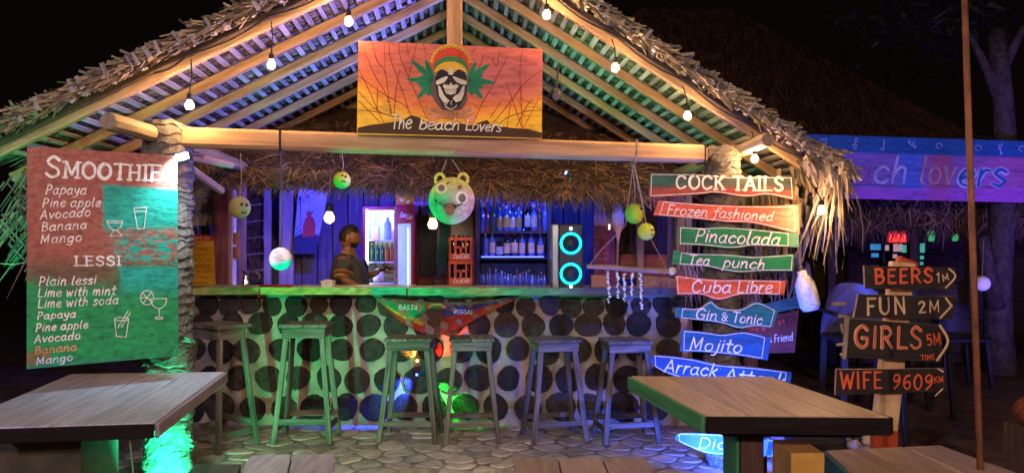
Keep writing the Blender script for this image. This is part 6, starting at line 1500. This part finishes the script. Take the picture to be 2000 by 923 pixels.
# ================================================================ FAR BAR: big thatched roof, banner, fringe, lit interior
fe = empty('far_thatched_bar', V(6, 10, 0), 'dark neighbouring bar with a high brown thatched roof behind the hut', 'building')
Yr = 9.6
rp0 = [P(1120, 150, Yr+1.5), P(1250, 20, 12.5), P(1420, 22, 12.6), P(1500, 60, 12.4), P(1640, 135, 11.5), P(1760, 200, 10.6), P(1885, 270, Yr+.3)]
eav = [P(1120+i*140, 300, Yr-.1) for i in range(7)]
b = MB(); N_ = 30; rows_ = 14; vs = []
for j in range(rows_+1):
    for i in range(N_+1):
        t = i/N_*6; k = min(5, int(t)); a = rp0[k].lerp(rp0[k+1], t-k); c = eav[k].lerp(eav[k+1], t-k); p = c.lerp(a, j/rows_)
        vs.append(p+V(0, R.uniform(-.04, .04), R.uniform(-.03, .03)))
nn_ = len(vs); vs += [v+V(0, .35, -.1) for v in vs]
fs = [[j*(N_+1)+i, j*(N_+1)+i+1, (j+1)*(N_+1)+i+1, (j+1)*(N_+1)+i] for j in range(rows_) for i in range(N_)]; fs += [[nn_+i for i in f_[::-1]] for f_ in fs]
b.add(vs, fs); obj('roof', b, mat('brown_thatch', (.15, .075, .05), (.05, .025, .018), sc_=(5, 5, 16), bump=1, bd=.05), fe)
b = MB()
for k in range(5200):
    t = R.random()*5.999; q = int(t); j = R.random(); a = rp0[q].lerp(rp0[q+1], t-q); c = eav[q].lerp(eav[q+1], t-q); p = c.lerp(a, j)+V(0, -.08, .03); dn_ = (c-a).normalized()
    b.cur = R.choice([(.8, .6, .5), (.45, .33, .3), (1, .8, .65), (.3, .22, .2)]); b.strip(p, p+dn_*R.uniform(.15, .5)+V(R.gauss(0, .08), R.uniform(-.06, .0), 0), R.uniform(.015, .04), V(0, -1, .5), bend=.05)
obj('roof_thatch', b, M['inner_leaf'], fe, kind='stuff')
bpl = vplane(1780, 8.3, 3)
bn = empty('beach_lovers_banner', bpl(1780, 390), 'long blue and violet banner with music notes reading beach lovers on the far bar', 'banner')
def bnc(u, v, px, py):
    d_ = 296+(px-1630)*.033
    n_ = noise(px*.03, py*.05)
    if py < d_: c = (.02, .12, .32)
    else:
        c = lerp((.22, .15, .45), (.40, .13, .34), sst(1850, 1980, px)); c = lerp(c, (.05, .2, .6), sst(1740, 1770, px)*(1-sst(1790, 1815, px))*.8); c = lerp(c, (.5, .10, .14), sst(1800, 1830, px)*(1-sst(1850, 1870, px))*.6)
        if py > 368: c = lerp(c, (.42, .10, .5), .7)
        if abs(py-362-(px-1700)*.01) < 1 or abs(py-330-(px-1700)*.02) < .7: c = tuple(x*.5 for x in c)
    return tuple(x*(1+.1*n_) for x in c)
panel('fascia', [(1545, 261), (2075, 278)], [(1545, 385), (2075, 397)], bpl, .04, bnc, bn, nx=160, ny=50)
for s, x0, x1, y0, y1, w_, cl in (('bea', 1610, 1698, 354, 357, 6, 'purple'), ('ch', 1704, 1768, 357, 358, 6, 'lilac'), ('lov', 1794, 1862, 358, 359, 6, 'rose'), ('ers', 1870, 1962, 362, 363, 7, 'blue')):
    cols = {'purple': (.35, .12, .4), 'lilac': (.5, .5, .75), 'rose': (.6, .36, .42), 'blue': (.03, .16, .42)}
    if cl == 'blue':
        t = MB(); text(t, s, x0, y0, x1, y1, 50, bpl, w_+5, slant=.12, gap=.1, off=.002); obj('letter_outline', t, mat('banner_pale', (.6, .6, .85), bump=0), bn)
    t = MB(); text(t, s, x0, y0, x1, y1, 50, bpl, w_, slant=.12, gap=.1, off=.006); obj('lettering', t, mat('banner_'+cl, cols[cl], bump=0), bn)
t = MB()
def note(x, y, k):
    if k == 0: ss = [[(x, y), (x, y-18)], [(x+12, y), (x+12, y-18)], [(x, y-18), (x+12, y-18)], [(x, y-15), (x+12, y-15)], arc(x-2, y, 2, 1.5, 0, 360, 8), arc(x+10, y, 2, 1.5, 0, 360, 8)]
    elif k == 1: ss = [smooth_pts([(x, y+4), (x+4, y+2), (x+2, y-14), (x+6, y-18), (x+6, y-12), (x-3, y-4), (x+3, y+1), (x+6, y-4), (x, y-5)])]
    elif k == 2: ss = [[(x+4, y), (x+4, y-18)], arc(x+1, y+1, 3, 2, 0, 360, 8)]
    elif k == 3: ss = [smooth_pts([(x-6, y-10), (x, y-6), (x+6, y-12)]), [(x, y-6), (x+8, y+2)], arc(x-4, y-12, 2, 2, 0, 360, 8), arc(x+7, y-2, 2, 2, 0, 360, 8)]
    elif k == 4: ss = [arc(x, y-6, 6, 4, 180, 400, 10), [(x-6, y-4), (x, y)]]
    else: ss = [[(x, y-14), (x+6, y+4)], [(x+8, y-16), (x, y-4)], arc(x+5, y+3, 2, 2, 0, 360, 8)]
    for i, s in enumerate(ss): t.ribbon(s, 1.8, bpl, .003+.0004*i)
for x, k, y in ((1602, 0, 289), (1668, 1, 288), (1722, 2, 290), (1780, 3, 288), (1834, 4, 290), (1910, 4, 294), (1950, 5, 296), (1996, 4, 296)): note(x, y, k)
obj('music_notes', t, mat('banner_note_blue', (.35, .45, .85), bump=0), bn)
b = MB()
for k in range(2300):
    px = R.uniform(1500, 2080); p = P(px, 392+R.uniform(-6, 45), 8.95+R.uniform(0, .4)); b.cur = R.choice([(1, 1, 1), (1.7, 1.6, 1.6), (.6, .6, .6), (.4, .4, .4), (.4, .4, .4)])
    a = R.gauss(0, .6); b.strip(p, p+V(math.sin(a), 0, -math.cos(a))*R.uniform(.1, .34), R.uniform(.012, .03), V(0, -1, 0), bend=R.uniform(-.2, .2), w2=.005, seg=2)
obj('eave_fringe', b, M['inner_leaf'], fe, kind='stuff')
b = MB(); b.box((P(1800, 0, 9.6).x, 9.75, P(0, 415, 9.6).z), (4.4, .1, .45)); obj('eave_beam', b, M['dark'], fe)
for px in (1622, 1782, 1895, 2040):
    p = P(px, 0, 9.3); b = MB(); b.box((p.x, 9.3, 1.05), (.10, .10, 2.1)); obj('post', b, M['dark'], fe)
p = P(1752, 462, 10.4); b = MB(); b.box(p, (36/F*10.4, .03, 23/F*10.4)); q = P(1775, 462, 10.4)
fs0 = empty('red_neon_sign', p, 'small glowing red sign in the far bar above the direction signpost', 'sign'); obj('lit_panel', b, glow('red_sign_glow', (.9, .03, .02), .9), fs0)
tpn2 = vplane(1752, 10.36); t = MB(); text(t, 'OPEN', 1738, 470, 1766, 470, 14, tpn2, 1.4, off=.002); 
for k in range(9): t.ribbon([(1736+k*4, 470+2*math.sin(k)), (1738+k*4, 453+2*math.cos(k))], .9, tpn2, .002) if False else None
t = MB()
for k in range(8): t.ribbon([(1737+k*4, 471), (1740+k*4, 456+2*math.cos(k*2))], 1.0, tpn2, .002+.0002*k)
obj('bright_strokes', t, glow('red_stroke_glow', (1, .10, .08), 2), fs0)
wn = empty('lit_far_window', P(1770, 540, 11), 'teal-lit window panes in the far bar between the dark posts', 'window')
for x0, x1, y0, y1, cl in ((1782, 1806, 475, 493, 'g'), (1782, 1804, 499, 506, 'g'), (1782, 1803, 511, 517, 'g'), (1745, 1762, 476, 491, 'w'), (1762, 1770, 478, 493, 'g'), (1700, 1720, 476, 488, 'b'), (1744, 1752, 496, 504, 'w'), (1702, 1716, 494, 502, 'b'), (1729, 1736, 478, 489, 'w')):
    Yq = 11.0; p = P((x0+x1)/2, (y0+y1)/2, Yq); b = MB(); b.box(p, ((x1-x0)/F*Yq, .02, (y1-y0)/F*Yq)); obj('pane', b, glow('pane_'+cl, {'g': (.05, .42, .26), 'w': (.45, .3, .22), 'b': (.03, .25, .4)}[cl], .8), wn)
for x in (1794, 1726, 1776): 
    p = P(x, 0, 10.9); b = MB(); b.box((p.x, 10.9, 1.2), (.03, .03, 1.2)); obj('mullion', b, M['black'], wn)
for px, py, w_, h, la in ((1819, 459, 15, 24, 'larger green paper lantern under the far eave'), (1865, 464, 13, 13, 'smaller green paper lantern under the far eave, left of the rusty pole')):
    p = P(px, py, 9.9); b = MB(); b.lathe([(w_/2/F*9.9*.7, -h/2/F*9.9), (w_/2/F*9.9, 0), (w_/2/F*9.9*.9, h/2/F*9.9)], p, 6); tag(obj('green_lantern', b, glow('green_lantern_glow', (.04, .38, .10), .9)), la, 'lantern')
b = MB(); b.box((P(1800, 0, 12.5).x, 12.6, 1.2), (7.5, .1, 2.6)); obj('rear_wall', b, M['dark'], fe)
b = MB(); b.box((P(1790, 0, 9.6).x, 9.6, .5), (2.0, .4, 1.0)); obj('far_counter', b, M['dark'], fe)
# far-left green cable
b = MB(); b.tube([P(-40, 505, 3.9), P(0, 514, 3.9), P(30, 516, 3.9), P(60, 509, 3.95)], .003, 5); tag(obj('drooping_cable', b, mat('green_cable', (.2, .45, .2))), 'thin cable drooping at the left edge behind the menu board', 'cable')
bpy.context.view_layer.update()
